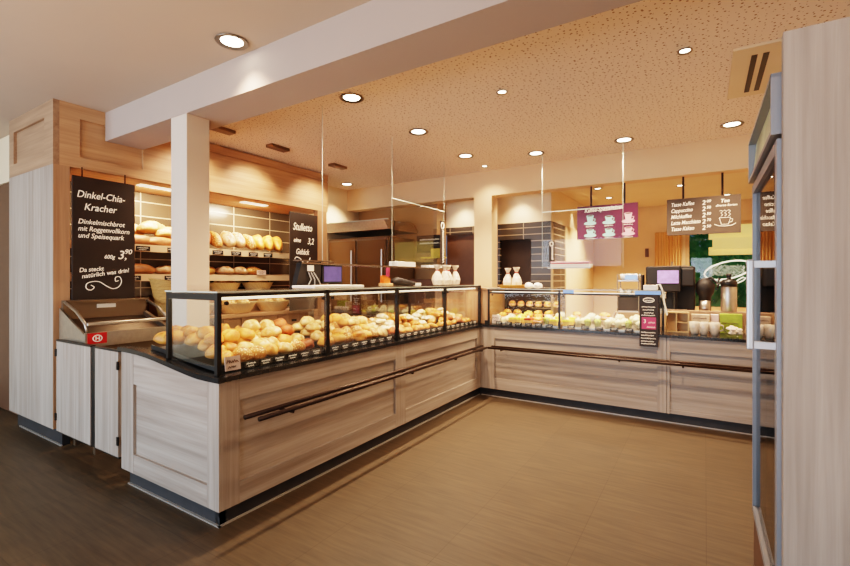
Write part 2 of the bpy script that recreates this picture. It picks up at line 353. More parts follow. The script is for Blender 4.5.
# header and pillar behind the right counter
w = MB(); w.box(-5.3, 1.0, 5.9, 6.1, 2.64, CZ); w.box(-2.85, -2.575, 5.9, 6.1, 0, 2.64)
struct(w.build('wall_header', M['header']))
# kitchen rear wall
struct(MB().box(-5.3, -3.66, 6.2, 6.3, 0, 2.8).build('wall_kitchen', M['olive']))
struct(MB().box(-3.76, -3.66, 6.3, 6.5, 0, 2.8).build('wall_kitchen_return', M['olive']))
struct(MB().box(-3.76, -1.9, 6.5, 6.6, 2.3, 2.8).build('wall_rear_upper', M['cream']))
w = MB(); w.box(-3.1, -2.7, 6.5, 6.6, 0, 2.3); w.box(-2.2, -1.9, 6.5, 6.6, 0, 2.3); w.box(-3.66, -3.1, 6.5, 6.6, 2.18, 2.3); w.box(-2.7, -2.2, 6.5, 6.6, 2.05, 2.3)
struct(w.build('wall_rear_tiled', M['tile_xz'], base=(-1.9, 6.5, .02)))
struct(MB().box(-3.66, -3.1, 6.54, 6.58, 0, 2.18).build('door_2', M['brown'])); struct(MB().box(-2.7, -2.2, 6.56, 6.6, 0, 2.05).build('passage_shade_panel', M['dark']))  # dark panel fills the doorless opening in place of its shade
struct(MB().box(-2.0, -1.9, 6.6, 7.25, 0, 2.3).build('wall_side_tiled', M['tile_yz2'], base=(-1.9, 6.6, .02)))
struct(MB().box(-2.0, -1.9, 6.6, 9.4, 2.3, 2.8).build('wall_side_upper', M['cream'])); struct(MB().box(-2.0, -1.88, 7.25, 9.4, 0, 2.3).build('wall_side', M['tan']))
# rear wall with the window
w = MB(); w.box(-1.88, -.3, 9.3, 9.4, 0, 2.8); w.box(-.3, 1.0, 9.3, 9.4, 0, .9); w.box(-.3, 1.0, 9.3, 9.4, 2.45, 2.8)
struct(w.build('wall_rear', M['tan']))
w = MB(); w.box(-.3, -.24, 9.32, 9.38, .9, 2.45); w.box(-.3, 1, 9.32, 9.38, .9, .96); w.box(-.3, 1, 9.32, 9.38, 2.39, 2.45)
wf = struct(w.build('window_2', M['kraft'])); MB().box(-.24, 1, 9.345, 9.355, .96, 2.39).build('pane', M['winglass'], wf)
lg = MB(); P0 = (-.03, 9.338, 1.45)
ov = [(.36 + .34 * math.cos(t), .15 + .15 * math.sin(t) + .07 * math.cos(t)) for t in [2 * PI * k / 40 for k in range(41)]]
stroke(lg, FY, P0, ov, .014)
for k_ in range(4): scribble(lg, FY, (P0[0] + .1, P0[1], P0[2] + .06 + .045 * k_), .5, .055, .0045, 60 + k_)
stroke(lg, FY, P0, [(.3 + .1 * math.cos(t), -.07 + .045 * math.sin(t)) for t in [2 * PI * k / 18 for k in range(19)]], .01)
stroke(lg, FY, P0, [(.46, -.06), (.52, -.01), (.58, .03), (.62, .02), (.58, -.03), (.5, -.07)], .01)
lg.build('window_lettering', M['logo'], wf)['label'] = 'pale oval script lettering on the window'
tag(MB().box(.06, 1.5, 10.05, 10.1, 1.9, 2.05).box(.12, 1.5, 10.0, 10.04, 2.0, 2.22).box(.06, 1.5, 10.06, 10.1, 2.2, 2.5).build('awning', M['yellow']), 'yellow awning cloth hanging outside the rear window', 'awning')
hd = MB(); q = random.Random(3)
for i in range(6500):
    p = Vector((q.uniform(-1.2, 2.2), q.uniform(10.6, 11.3), q.uniform(0, 2.9))); a = Matrix.Rotation(q.uniform(0, 6.3), 4, 'Z') @ Matrix.Rotation(q.uniform(-1, 1), 4, 'X')
    vs = [hd.bm.verts.new(p + a @ Vector(v)) for v in ((0, 0, 0), (.07, 0, .06), (0, 0, .16), (-.07, 0, .06))]; hd.bm.faces.new(vs)
tag(hd.build('hedge', M['leaf']), 'green leafy hedge outside the rear window', 'hedge')
struct(MB().box(-8, 6, 9.4, 16, -.15, -.05).build('ground', M['plinth']))

# pleated curtain and small thermostat on the rear wall
cu = MB(); pts = [(-.78 + .42 * k / 40, 9.22 + .028 * math.sin(k * 1.5)) for k in range(41)]
cu.prism(pts + [(x, y + .012) for x, y in pts[::-1]], 'z', .95, 2.3)
tag(cu.build('curtain', M['curtain']), 'tan pleated curtain hanging left of the rear window', 'curtain')
tag(MB().box(-.95, -.89, 9.27, 9.3, 1.86, 2.02, .006).build('wall_switch', M['brown']), 'small dark switch plate on the tan rear wall', 'switch')

# ------------------------------------------------------------------ tall bread shelf unit on the left
XC = -4.738
su = thing('bread_shelf_unit', 'tall pale oak wall unit with bread shelves under a panelled valance', 'shelf unit', (-5.2, 1.6, 0))
MB().box(-5.80, XC, 1.62, 1.676, 0, .16).build('plinth', M['plinth'], su)
MB().box(-5.72, XC + .012, 1.608, 1.62, 0, .008).build('edge_strip', M['steelstrip'], su)
MB().box(-5.8, XC - .004, 1.555, 1.6, .16, 2.44).build('side_panel', M['wood_z'], su)
MB().box(-5.8, XC, 1.6, 1.676, .16, 2.44).box(XC - .05, XC, 1.557, 1.6, .16, 2.44).build('front_stile', M['warm_z'], su)
cr = MB()
cr.box(-5.79, XC - .02, 1.58, 1.62, 2.44, CZ)
for b in ((-5.8, -5.68, 2.44, CZ), (-4.93, XC, 2.44, CZ), (-5.68, -4.93, 2.44, 2.56), (-5.68, -4.93, 2.87, CZ)): cr.box(b[0], b[1], 1.555, 1.6, b[2], b[3])
cr.build('crown_panel', M['warm_x'], su)
va = MB(); va.box(XC - .06, XC - .025, 1.6, 4.64, 2.44, CZ - .12)
va.box(XC - .04, XC, 1.6, 1.75, 2.44, CZ); va.box(XC - .04, XC, 1.75, 4.85, 2.44, 2.54); va.box(XC - .04, XC, 1.75, 1.95, 2.88, CZ)
va.box(XC - .04, XC, 2.28, 4.85, 2.54, 2.876); va.box(XC - .04, XC, 2.28, 4.85, 2.892, 2.985); va.box(XC - .06, XC - .012, 2.28, 4.85, 2.86, 2.99)
va.box(-5.45, XC - .04, 1.68, 4.84, 2.44, 2.465)
va.build('valance', M['warm_y'], su)
MB().box(XC - .08, XC - .002, 4.65, 4.83, 0, 2.44).build('end_post', M['warm_z'], su)
for z in (1.80, 1.49):
    s_ = MB().box(-5.49, -5.0, 1.69, 4.64, z - .02, z).build('shelf', M['warm_y'], su)
    MB().box(-5.0, -4.992, 1.69, 4.64, z - .062, z + .012).build('shelf_edge', M['lip'], su)
for y0 in (2.32, 3.55):
    MB().box(-5.06, -4.97, y0 + .05, y0 + .42, 2.43, 2.44).build('light_strip', M['stripon'], su)
# back counter under the shelves
bc = thing('back_counter', 'low warm wood cabinet under the bread shelves', 'cabinet', (-5.1, 3.5, 0))
MB().box(-5.48, -4.9, 2.36, 4.62, 0.1, .98).build('carcass', M['warm_z'], bc); MB().box(-5.49, -4.84, 2.34, 4.63, .98, 1.02).build('top_board', M['warm_y'], bc)
for k in range(4):
    y0 = 2.38 + .56 * k
    d = MB().box(-4.9, -4.88, y0, y0 + .54, .14, .96, .003).build('door', M['warm_z'], bc); MB().box(-4.879, -4.868, y0 + .23, y0 + .31, .86, .89).build('handle', M['black'], d)
MB().box(-5.44, -4.96, 2.4, 4.6, 0, .1).build('plinth', M['plinth'], bc)

# ------------------------------------------------------------------ breads
def blob(rx, ry, rz, seed=0, slash=None, n=22, mrows=12, lump=.05):
    q = random.Random(seed); ph = [q.uniform(0, 6.28) for _ in range(6)]; mb = MB(); rows = []
    for i in range(mrows + 1):
        th = PI * i / mrows; row = []
        for k in range(n):
            f = 2 * PI * k / n; x, y, z = math.sin(th) * math.cos(f), math.sin(th) * math.sin(f), -math.cos(th)
            d = 1 + lump * (math.sin(3 * x + 2 * y + ph[0]) + .6 * math.sin(5 * y - 3 * z + ph[1]) + .5 * math.sin(6 * z + 4 * x + ph[2]))
            X, Y, Z = x * rx * d, y * ry * d, (z * rz * d if z > 0 else z * rz * .55)
            if z > .1 and slash:
                if slash == 'long': g = math.exp(-(x / .13) ** 2)
                elif slash == 'star': g = .8 * abs(math.cos(2.5 * math.atan2(y, x))) ** 6 * min(1, (abs(x) + abs(y)) * 1.6)
                else: g = max(0, math.cos(y * 3.2 * PI + x * 1.0)) ** 5
                Z -= g * rz * .3 * z
            row.append(mb.bm.verts.new((X, Y, Z + rz * .55)))
        rows.append(row)
    for a, b in zip(rows, rows[1:]):
        for k in range(n):
            try: mb.bm.faces.new((a[k], a[(k + 1) % n], b[(k + 1) % n], b[k]))
            except ValueError: pass
    return mb
def croissant_mb(R0=.05, r=.032):
    mb = MB(); pts = []; rs = []
    for i in range(29):
        t = i / 28; a = -1.25 + 2.5 * t
        pts.append((R0 * math.sin(a) * 1.25, R0 * (math.cos(a) - .6), .03)); rs.append(max(.004, r * math.sin(PI * t) ** .7 * (.86 + .14 * abs(math.sin(t * 7 * PI)))))
    return mb.tube(pts, rs, 12)
BM = {
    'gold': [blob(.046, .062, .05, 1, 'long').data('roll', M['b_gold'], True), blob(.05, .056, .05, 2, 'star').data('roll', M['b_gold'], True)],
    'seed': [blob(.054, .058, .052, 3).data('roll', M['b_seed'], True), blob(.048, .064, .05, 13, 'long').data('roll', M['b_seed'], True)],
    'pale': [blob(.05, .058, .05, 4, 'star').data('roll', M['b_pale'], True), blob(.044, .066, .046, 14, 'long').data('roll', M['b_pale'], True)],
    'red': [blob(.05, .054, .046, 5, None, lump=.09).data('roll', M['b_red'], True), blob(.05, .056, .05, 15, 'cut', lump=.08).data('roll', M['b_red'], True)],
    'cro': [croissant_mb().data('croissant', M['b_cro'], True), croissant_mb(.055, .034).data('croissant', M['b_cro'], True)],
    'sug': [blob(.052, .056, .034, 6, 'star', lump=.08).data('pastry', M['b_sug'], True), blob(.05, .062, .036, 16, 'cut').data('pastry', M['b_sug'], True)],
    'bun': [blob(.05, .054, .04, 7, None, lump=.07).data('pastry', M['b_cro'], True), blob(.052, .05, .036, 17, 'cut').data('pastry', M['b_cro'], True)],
}
KIND = {'gold': ('bread_roll', 'golden bread roll', 'bread roll'), 'seed': ('seeded_roll', 'seeded brown roll', 'bread roll'), 'pale': ('floury_roll', 'pale floury roll', 'bread roll'),
        'red': ('browned_roll', 'dark reddish brown roll', 'bread roll'), 'cro': ('croissant', 'flaky golden croissant', 'croissant'), 'sug': ('sugared_pastry', 'white sugared pastry', 'pastry'), 'bun': ('sweet_bun', 'brown sweet bun', 'pastry')}
BAYN = ['corner bay', 'second bay', 'third bay', 'last bay']
ROWN = ['front row', 'second row', 'third row', 'fourth row', 'rear row', 'backmost row', 'row behind the case']
BAYS = [(1.62, 2.46), (2.50, 3.37), (3.41, 4.28), (4.32, 5.17)]
def deck(x):      # height of the curved left worktop
    pr = [(-3.6, .967), (-3.28, .964), (-2.943, .93), (-2.6, .893), (-2.515, .884), (-2.3, .884)]
    for (a, za), (b, zb) in zip(pr, pr[1:]):
        if a <= x <= b: return za + (zb - za) * (x - a) / (b - a)
    return pr[0][1] if x < -3.6 else .884
plan = [
    [['gold', 'seed', 'seed', 'gold', 'pale', 'seed', 'red'], ['gold', 'gold', 'pale', 'pale', 'pale', 'gold', 'pale'], ['gold', 'gold', 'gold', 'pale', 'pale', 'pale', 'red'], ['gold', 'gold', 'gold', 'gold', 'gold', 'pale', 'pale'], ['gold', 'gold', 'gold', 'gold', 'gold'], ['gold', 'gold', 'gold', 'gold'], ['gold', 'gold', 'gold']],
    [['gold', 'gold', 'seed', 'gold', 'gold', 'seed', 'pale'], ['pale', 'pale', 'gold', 'seed', 'seed', 'gold', 'pale'], ['pale', 'pale', 'pale', 'seed', 'gold', 'pale', 'pale'], ['pale', 'pale', 'pale', 'gold', 'gold', 'pale', 'pale']],
    [['red', 'bun', 'bun', 'cro', 'bun', 'bun', 'cro'], ['sug', 'sug', 'bun', 'cro', 'cro', 'bun', 'sug'], ['sug', 'sug', 'sug', 'cro', 'cro', 'cro', 'sug'], ['bun', 'sug', 'sug', 'cro', 'bun', 'sug', 'sug']],
    [['bun', 'bun', 'cro', 'red', 'bun', 'bun'], ['bun', 'cro', 'cro', 'red', 'sug', 'bun'], ['sug', 'sug', 'cro', 'cro', 'bun', 'sug'], ['sug', 'sug', 'bun', 'cro', 'sug', 'sug']],
]
XR = [-2.545, -2.66, -2.775, -2.89, -3.0, -3.1, -3.2]
lift = [0.012, .03, .05, .066, .06, .05, .03]
count = {}
def put_bread(kind, loc, where, rz, tilt=(0, 0), sc=1):
    nm, lab, cat = KIND[kind]; me = BM[kind][R.randrange(2)]
    key = (kind, where); count[key] = count.get(key, 0) + 1; i = count[key]
    o = bpy.data.objects.new(nm, me); COL.objects.link(o); o.location = loc; o.rotation_euler = (tilt[0], tilt[1], rz); o.scale = (sc, sc, sc)
    PEND.append((o, lab, where, i, key, cat)); return o
PEND = []
for bi, rows in enumerate(plan):
    y0, y1 = BAYS[bi]
    for ri, row in enumerate(rows):
        n = len(row); st = (y1 - y0 - .06) / 7 if ri < 4 else .115
        if bi == 3: st = (y1 - y0 - .08) / 6
        for k, kd in enumerate(row):
            x = XR[ri] + R.uniform(-.012, .012); y = y0 + .055 + st * (k + (.35 if ri < 4 else -.05)) + R.uniform(-.014, .014)
            z = deck(x) + .013 + lift[ri]
            flat = kd in ('cro', 'sug', 'bun')
            put_bread(kd, (x, y, z - (.01 if flat else 0)), ROWN[ri] + ' of the ' + BAYN[bi], R.uniform(-1.5, 1.5), (R.uniform(-.2, .2), R.uniform(-.15, .3)), R.uniform(1.1, 1.28) * (1 if bi < 2 else .9))
    # a second layer lies over the rows
    top = [['gold', 'gold', 'gold', 'pale', 'pale', 'red'], ['pale', 'pale', 'gold', 'gold', 'pale', 'pale'], ['sug', 'sug', 'cro', 'cro', 'sug'], ['sug', 'cro', 'bun', 'sug', 'sug']][bi]
    for rr, xx in ((0, -2.72), (1, -2.86)):
        for k, kd in enumerate(top):
            if (k + rr + bi) % 4 == 3: continue
            y = y0 + .12 + .118 * (k + .4 * rr) + R.uniform(-.01, .01)
            if y > y1 - .06: continue
            put_bread(kd, (xx + R.uniform(-.012, .012), y, deck(xx) + .013 + lift[2 + rr] + (.052 if kd in ('gold', 'pale', 'red') else .034)), ('front' if rr == 0 else 'back') + ' of the upper layer in the ' + BAYN[bi], R.uniform(-1.2, 1.2), (R.uniform(-.2, .2), R.uniform(-.1, .25)), R.uniform(1.05, 1.22) * (1 if bi < 2 else .9))
for k in range(3):
    put_bread('gold', (-2.97 - .1 * k, 1.74 + .03 * (k % 2), deck(-2.97 - .1 * k) + .118 - .012 * k), 'pile top by the end pane', R.uniform(-1, 1))
for o, lab, where, i, key, cat in PEND:
    n = count[key]
    tag(o, (lab + ', ' + ('only one' if n == 1 else CUBE_ORD[i - 1] + ' from the near corner') + ', ' + where).replace('rear row of the', 'rear row of').replace(' of the upper', ' upper').replace('in the ', 'in '), cat, 'baked goods in the left display case')

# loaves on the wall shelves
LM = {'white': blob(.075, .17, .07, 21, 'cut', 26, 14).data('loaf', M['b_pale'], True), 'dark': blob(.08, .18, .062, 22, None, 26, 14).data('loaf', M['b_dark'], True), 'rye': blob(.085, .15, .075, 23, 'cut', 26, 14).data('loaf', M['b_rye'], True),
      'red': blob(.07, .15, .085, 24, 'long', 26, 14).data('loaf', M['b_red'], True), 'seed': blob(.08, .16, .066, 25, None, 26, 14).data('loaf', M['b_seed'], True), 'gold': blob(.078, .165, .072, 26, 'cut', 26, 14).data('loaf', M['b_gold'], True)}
def loaf(kd, x, y, z, label, rz=PI / 2, tilt=(0, 0), sc=1):
    o = bpy.data.objects.new('bread_loaf', LM[kd]); COL.objects.link(o); o.location = (x, y, z); o.rotation_euler = (tilt[0], tilt[1], rz); o.scale = (sc,) * 3
    return tag(o, label, 'bread', 'loaves on the wall shelves')
ZT, ZM = 1.802, 1.492
loaf('dark', -5.1, 2.35, ZT, 'dark brown loaf lying along the upper shelf left of the column', 0, (0, .1), 1.25)
loaf('dark', -5.12, 2.64, ZT, 'dark brown loaf on the upper shelf half behind the column', .3, (0, .1), 1.2)
loaf('white', -5.27, 2.42, ZT + .11, 'pale slashed loaf on top of the dark loaf, left one of three', .5, (.1, 0), 1.25)
loaf('white', -5.22, 2.6, ZT + .15, 'pale slashed loaf on top of the dark loaf, middle one of three', .5, (.1, 0), 1.3)
loaf('white', -5.2, 2.77, ZT + .11, 'pale slashed loaf on top of the dark loaf, right one beside the column', .5, (.1, 0), 1.2)
ks = [('gold', 'golden'), ('red', 'reddish brown'), ('seed', 'seeded'), ('rye', 'floury rye'), ('rye', 'floury rye'), ('seed', 'seeded'), ('gold', 'golden'), ('gold', 'golden'), ('gold', 'golden')]
for i, (kd, nm) in enumerate(ks):
    loaf(kd, -5.17 + .02 * (i % 2), 2.99 + .158 * i, ZT + .075, nm + ' slashed loaf on the upper shelf, ' + CUBE_ORD[i] + ' to the right of the column', PI / 2 - .35 + R.uniform(-.1, .1), (.42, .08), 1.0).scale = (.98, 1.3, 1.5)
loaf('red', -5.33, 3.09, ZT + .13, 'reddish brown loaf leaning at the back of the upper shelf by the column', PI / 2, (.7, 0), 1.15)
loaf('dark', -5.3, 3.33, ZT + .14, 'dark loaf lying behind the row on the upper shelf', 1.2, (.3, 0), .8)
loaf('dark', -5.12, 2.36, ZM, 'dark grainy loaf on the lower shelf left of the column', 0, (0, 0), 1.3)
loaf('rye', -5.14, 2.72, ZM, 'floury rye loaf on the lower shelf half behind the column', .4)
loaf('white', -5.14, 3.12, ZM, 'pale oval loaf on the lower shelf just right of the column', .2, (0, 0), 1.3)
loaf('rye', -5.12, 3.42, ZM, 'small floury rye loaf in the middle of the lower shelf', PI / 2, (0, 0), 1.05)
loaf('rye', -5.12, 3.62, ZM, 'small floury rye loaf left of the seeded loaf on the lower shelf', PI / 2, (0, 0), 1.05)
loaf('seed', -5.16, 3.88, ZM, 'large seeded loaf at the right end of the lower shelf', .5, (0, 0), 1.25)

# small shelf price cards
def card(name, x, y, z, face, w_, h_, mat, label, group, seed, tilt=0, txt='chalk', cat='price card'):
    o = thing(name, label, cat, (x, y, z), group)
    F = Matrix.Rotation(0, 4, 'Z')
    a = MB(); a.box(-w_ / 2, w_ / 2, -.002, .002, 0, h_)
    b = MB(); scribble(b, FY, (-w_ * .4, -.003, h_ * .55), w_ * .75, h_ * .22, h_ * .035, seed); scribble(b, FY, (-w_ * .3, -.003, h_ * .18), w_ * .5, h_ * .2, h_ * .03, seed + 50)
    a.build('card_face', mat, o, local=True); b.build('writing', M[txt], o, local=True)
    o.rotation_euler = (tilt, 0, {'x': PI / 2, 'y': 0}[face]); return o
for i, y in enumerate((2.4, 2.72, 3.0, 3.25, 3.5, 3.75, 3.98)):
    card('price_card', -4.988, y, 1.745, 'x', .14, .05, M['black'], 'black price card on the upper bread shelf edge, ' + CUBE_ORD[i] + ' from the left', 'cards on the bread shelves', 200 + i)
for i, y in enumerate((2.3, 2.7, 3.02)):
    card('price_card', -4.988, y, 1.435, 'x', .16, .05, M['black'], 'black price card on the lower bread shelf edge, ' + CUBE_ORD[i] + ' from the left', 'cards on the bread shelves', 230 + i)
card('price_card', -4.97, 3.86, 1.505, 'x', .14, .06, M['card'], 'pale price card standing before the seeded loaf', 'cards on the bread shelves', 240, 0, 'brown')

# bread baskets on the back counter
bk = None
for i in range(3):
    y = 2.95 + .56 * i
    o = thing('bread_basket', 'shallow wicker basket of pale loaves on the back counter, ' + CUBE_ORD[i] + ' from the left', 'basket', (-5.0, y, 1.021), 'baskets on the back counter')
    MB().lathe([(.17, 0), (.255, .13), (.265, .135), (.245, .12), (.15, .02)], (0, 0, 0), 28, .62, 1.05).build('basket_body', M['wick2'], o, local=True, smooth=True)
    for k in range(2):
        l = bpy.data.objects.new('bread_loaf', LM['white']); COL.objects.link(l); l.location = (-5.0 - .02, y - .11 + .2 * k, 1.11); l.rotation_euler = (0, 0, PI / 2 + .2); l.scale = (.9, .7, .9)
        tag(l, 'pale loaf in the ' + CUBE_ORD[i] + ' back counter basket, ' + ('left' if k == 0 else 'right') + ' one of the pair', 'bread', 'loaves in the baskets')
for i in range(3):
    y = 3.0 + .52 * i
    o = thing('bread_basket', 'raised wicker basket at the tiled wall, ' + CUBE_ORD[i] + ' from the left', 'basket', (-5.28, y, 1.26), 'raised baskets at the tiled wall')
    MB().lathe([(.15, 0), (.235, .14), (.245, .145), (.225, .135), (.14, .02)], (0, 0, 0), 28, .6, 1.0).build('basket_body', M['wick2'], o, local=True, smooth=True)
    l = bpy.data.objects.new('bread_loaf', LM['white']); COL.objects.link(l); l.location = (-5.28, y, 1.345); l.rotation_euler = (0, 0, 0); l.scale = (1, 1.05, .95)
    tag(l, 'pale flat loaf in the raised basket, ' + CUBE_ORD[i] + ' from the left', 'bread', 'loaves in the raised baskets')
tag(MB().box(-5.48, -5.13, 2.7, 4.4, 1.021, 1.26).build('basket_riser', M['warm_y']), 'wooden step along the tiled wall carrying the raised baskets', 'riser')

# big wicker tub next to the slicing machine
tb = thing('wicker_tub', 'tall slanted wicker tub between slicing machine and column', 'basket', (-4.6, 2.5, 1.021))
tb.scale = (.85, .85, .95)
prof = [(.12, 0), (.17, .2), (.215, .40), (.228, .41), (.2, .395), (.155, .2), (.1, .03)]
t_ = MB().lathe(prof, (0, 0, 0), 32, 1, 1.15)
for v in t_.bm.verts: v.co.z += v.co.z * (v.co.y * -.45)
t_.build('tub_body', M['wick'], tb, local=True, smooth=True)
st_ = tag(MB().box(-4.83, -4.42, 2.3, 2.95, 0, 1.02).build('side_stand', M['darksteel']), 'plain cabinet beneath the wicker tub beside the slicing machine', 'cabinet')

# chalkboards of the wall unit
cb = thing('chalkboard', 'large chalkboard with several lines of writing hanging at the tall oak cabinet', 'chalkboard', (-4.72, 1.94, 1.24))
MB().box(-4.732, -4.716, 1.682, 2.197, 1.24, 2.368, .006).build('board', M['board'], cb)
h = MB()
for y in (1.76, 2.11): h.tube([(-4.724, y, 2.36), (-4.724, y, 2.45)], .006, 8)
h.build('hook', M['bronze'], cb)
X_ = -4.714; t = MB()
for (y, z, s, size, rot, sx) in ((1.715, 2.18, 'Dinkel-Chia-', .088, 0, .86), (1.77, 2.07, 'Kracher', .088, 0, .9), (1.725, 1.945, 'Dinkelmischbrot', .062, 0, .9), (1.725, 1.882, 'mit Roggenvollkorn', .062, 0, .85), (1.725, 1.82, 'und Speisequark', .062, 0, .9),
                                 (1.93, 1.64, '600g', .05, 0, .9), (2.04, 1.64, '3,', .115, 0, 1), (2.1, 1.69, '90', .065, 0, 1), (1.735, 1.51, 'Da steckt', .055, .1, .9), (1.755, 1.455, 'natürlich was drin!', .055, .16, .95)):
    line(cb, 'chalk', FX, (X_, y, z), s, size, rot=rot, shear=.22, sx=sx, thick=.0004)
fl = [(.0, .0), (-.03, -.035), (-.075, -.03), (-.085, .012), (-.05, .035), (-.02, .02), (-.03, -.01)]
stroke(t, FX, (X_, 1.87, 1.395), curl([(-.045, .0), (-.02, -.02), (-.045, -.045), (-.08, -.03), (-.078, .01), (-.04, .03), (.02, .03), (.08, -.01), (.13, -.035), (.18, -.02), (.205, .03), (.19, .075), (.155, .07), (.155, .035), (.18, .04)]), .0035)
t.build('chalk_flourish', M['chalk'], cb)
cb = thing('chalkboard', 'narrow chalkboard with curly writing at the far end of the bread shelves', 'chalkboard', (-4.72, 4.37, 1.02))
MB().box(-4.736, -4.72, 4.12, 4.63, 1.02, 2.36, .004).build('board', M['board'], cb)
t = MB(); X_ = -4.717
for (y, z, s, size, sx) in ((4.17, 2.12, 'Stulletto', .14, .72), (4.18, 1.955, 'eine', .085, .9), (4.43, 1.94, '3,2', .12, .8), (4.22, 1.79, 'Gebäck', .11, .7), (4.23, 1.52, 'Unser', .1, .7), (4.18, 1.41, 'neu', .06, 1)):
    line(cb, 'chalk', FX, (X_, y, z), s, size, shear=.25, sx=sx, thick=.0012)
stroke(t, FX, (X_, 4.2, 1.72), curl([(0, 0), (.03, .03), (.1, .01), (.17, -.05), (.25, -.02), (.28, .03)]), .006)
t.build('chalk_flourish', M['chalk'], cb)

# ------------------------------------------------------------------ slicing machine and swing gate
sl = thing('bread_slicer', 'low steel bread slicing machine with red badge behind the gate', 'slicing machine', (-4.45, 1.9, 0))
MB().box(-4.7, -4.24, 1.62, 2.26, .5, .9).build('stand', M['darksteel'], sl)
for x, y in ((-4.66, 1.7), (-4.28, 1.7), (-4.66, 2.22), (-4.28, 2.22)): MB().box(x - .02, x + .02, y - .02, y + .02, 0, .5).build('leg', M['darksteel'], sl)
b = MB(); b.box(-4.7, -4.2, 1.585, 2.28, .9, .92); b.box(-4.215, -4.195, 1.585, 2.28, .92, 1.015); b.prism([(-4.7, .92), (-4.215, .92), (-4.215, 1.0), (-4.7, 1.15)], 'y', 2.25, 2.28); b.prism([(-4.7, .92), (-4.215, .92), (-4.215, 1.0), (-4.7, 1.2)], 'y', 1.585, 1.6)
b.build('housing', M['steel'], sl)
MB().prism([(-4.66, .93), (-4.22, .93), (-4.22, .96), (-4.66, 1.1)], 'y', 1.605, 2.245).build('slicing_bed', M['darksteel'], sl)
MB().box(-4.7, -4.66, 1.6, 2.27, 1.1, 1.25).box(-4.7, -4.6, 1.6, 2.27, 1.25, 1.265).build('rear_hood', M['darksteel'], sl)
MB().box(-4.66, -4.652, 1.85, 2.0, 1.19, 1.225).build('plate', M['paper'], sl)
for y in (1.6, 2.255):
    MB().tube([(-4.62, y, 1.25), (-4.4, y, 1.18), (-4.23, y, 1.085), (-4.2, y, 1.02)], .012, 8).build('lever_arm', M['steel'], sl, smooth=True)
MB().box(-4.24, -4.19, 1.6, 2.26, 1.07, 1.098, .006).build('push_bar', M['steel'], sl)
bd = MB().box(-4.196, -4.188, 1.6, 1.735, .925, 1.012).build('badge', M['red'], sl); bd['label'] = 'red badge'
lg = MB(); stroke(lg, FX, (-4.187, 1.667, .968), [(.032 * math.cos(k * PI / 8), .026 * math.sin(k * PI / 8)) for k in range(17)], .004); lg.box(-4.188, -4.184, 1.652, 1.66, .952, .984).box(-4.188, -4.184, 1.676, 1.684, .952, .984).box(-4.188, -4.184, 1.66, 1.676, .964, .972).build('emblem', M['paper'], bd)

for i, (x0, x1, lab) in enumerate(((-4.644, -3.998, 'wider pale oak swing gate door beside the tall cabinet'), (-3.931, -3.556, 'narrower pale oak swing gate door beside the counter end'))):
    g = thing('gate_door', lab, 'gate', ((x0 + x1) / 2, 1.55, .165))
    MB().box(x0 + .008, x1 - .004, 1.545, 1.575, .172, .925).build('leaf', M['wood_z'], g)
    MB().box(x0 - .004, x1, 1.549, 1.579, .16, .172).box(x0 - .004, x1, 1.545, 1.579, .925, .938).box(x0 - .004, x0 + .008, 1.549, 1.579, .172, .925).build('black_edging', M['black'], g)
    for z in (.26, .80):
        xh = x0 - .004 if i == 0 else x1 - .01
        MB().box(xh, xh + .02, 1.535, 1.545, z, z + .06).build('hinge', M['blackm'], g)
tag(MB().box(-3.998, -3.935, 1.55, 1.585, .165, .932).build('gate_stop', M['black']), 'black vertical post between the two gate doors', 'post')

# ------------------------------------------------------------------ left counter
XF, YE = -2.377, 1.555
curve = [(-3.53, .936), (-3.4, .936), (-3.279, .932), (-3.16, .924), (-3.05, .912), (-2.943, .898), (-2.8, .879), (-2.65, .860), (-2.56, .852), (-2.47, .850), (XF, .850)]
lc = thing('bakery_counter', 'long pale oak panelled counter running away on the left', 'counter', (-2.9, 3.3, 0))
MB().box(-3.464, -2.41, 1.58, 1.62, 0, .1).box(-2.45, -2.41, 1.58, 5.14, 0, .1).build('plinth', M['plinth'], lc)
MB().box(-3.464, -2.395, 1.565, 1.58, 0, .008).box(-2.41, -2.395, 1.565, 5.13, 0, .008).build('edge_strip', M['steelstrip'], lc)
e = MB(); e.prism([(-3.53, .1)] + curve[:-1] + [(XF - .024, .85), (XF - .024, .1)], 'y', 1.573, 1.6); e.build('end_panel', M['wood_x'], lc)
e = MB(); e.prism([(-3.361, .72)] + [(-3.361, .936)] + curve[2:-1] + [(-2.494, .850), (-2.494, .72)], 'y', 1.5545, 1.573); e.build('end_rail', M['wood_x'], lc); e = MB(); e.prism([(-3.361, .1), (-3.361, .23), (-2.494, .23), (-2.494, .1)], 'y', 1.5545, 1.573); e.build('end_rail', M['wood_x'], lc)
for x0, x1, zt in ((-3.53, -3.363, .936), (-2.492, XF, .85)): MB().box(x0, x1, 1.554, 1.573, .1, zt - .001).build('end_stile', M['wood_z'], lc)
MB().box(-2.42, XF - .022, 1.6, 5.12, .1, .85).build('front_board', M['wood_y'], lc)
for y0, y1 in ((1.5735, 1.691), (3.294, 3.454), (5.0, 5.12)): MB().box(XF - .022, XF, y0, y1, .1, .85).build('front_stile', M['wood_z'], lc)
for y0, y1 in ((1.692, 3.293), (3.455, 4.999)):
    MB().box(XF - .022, XF - .0005, y0, y1, .722, .85).build('top_rail', M['wood_y'], lc); MB().box(XF - .022, XF - .0005, y0, y1, .1, .226).build('bottom_rail', M['wood_y'], lc)
MB().box(-3.25, -3.22, 1.62, 5.12, .0, .92).build('back_board', M['wood_y'], lc)
prof = [(-3.31, .966)] + [(x, z + .031) for x, z in curve[2:]] + [(-2.352, .881)]
low = [(x, z - .028) for x, z in prof]
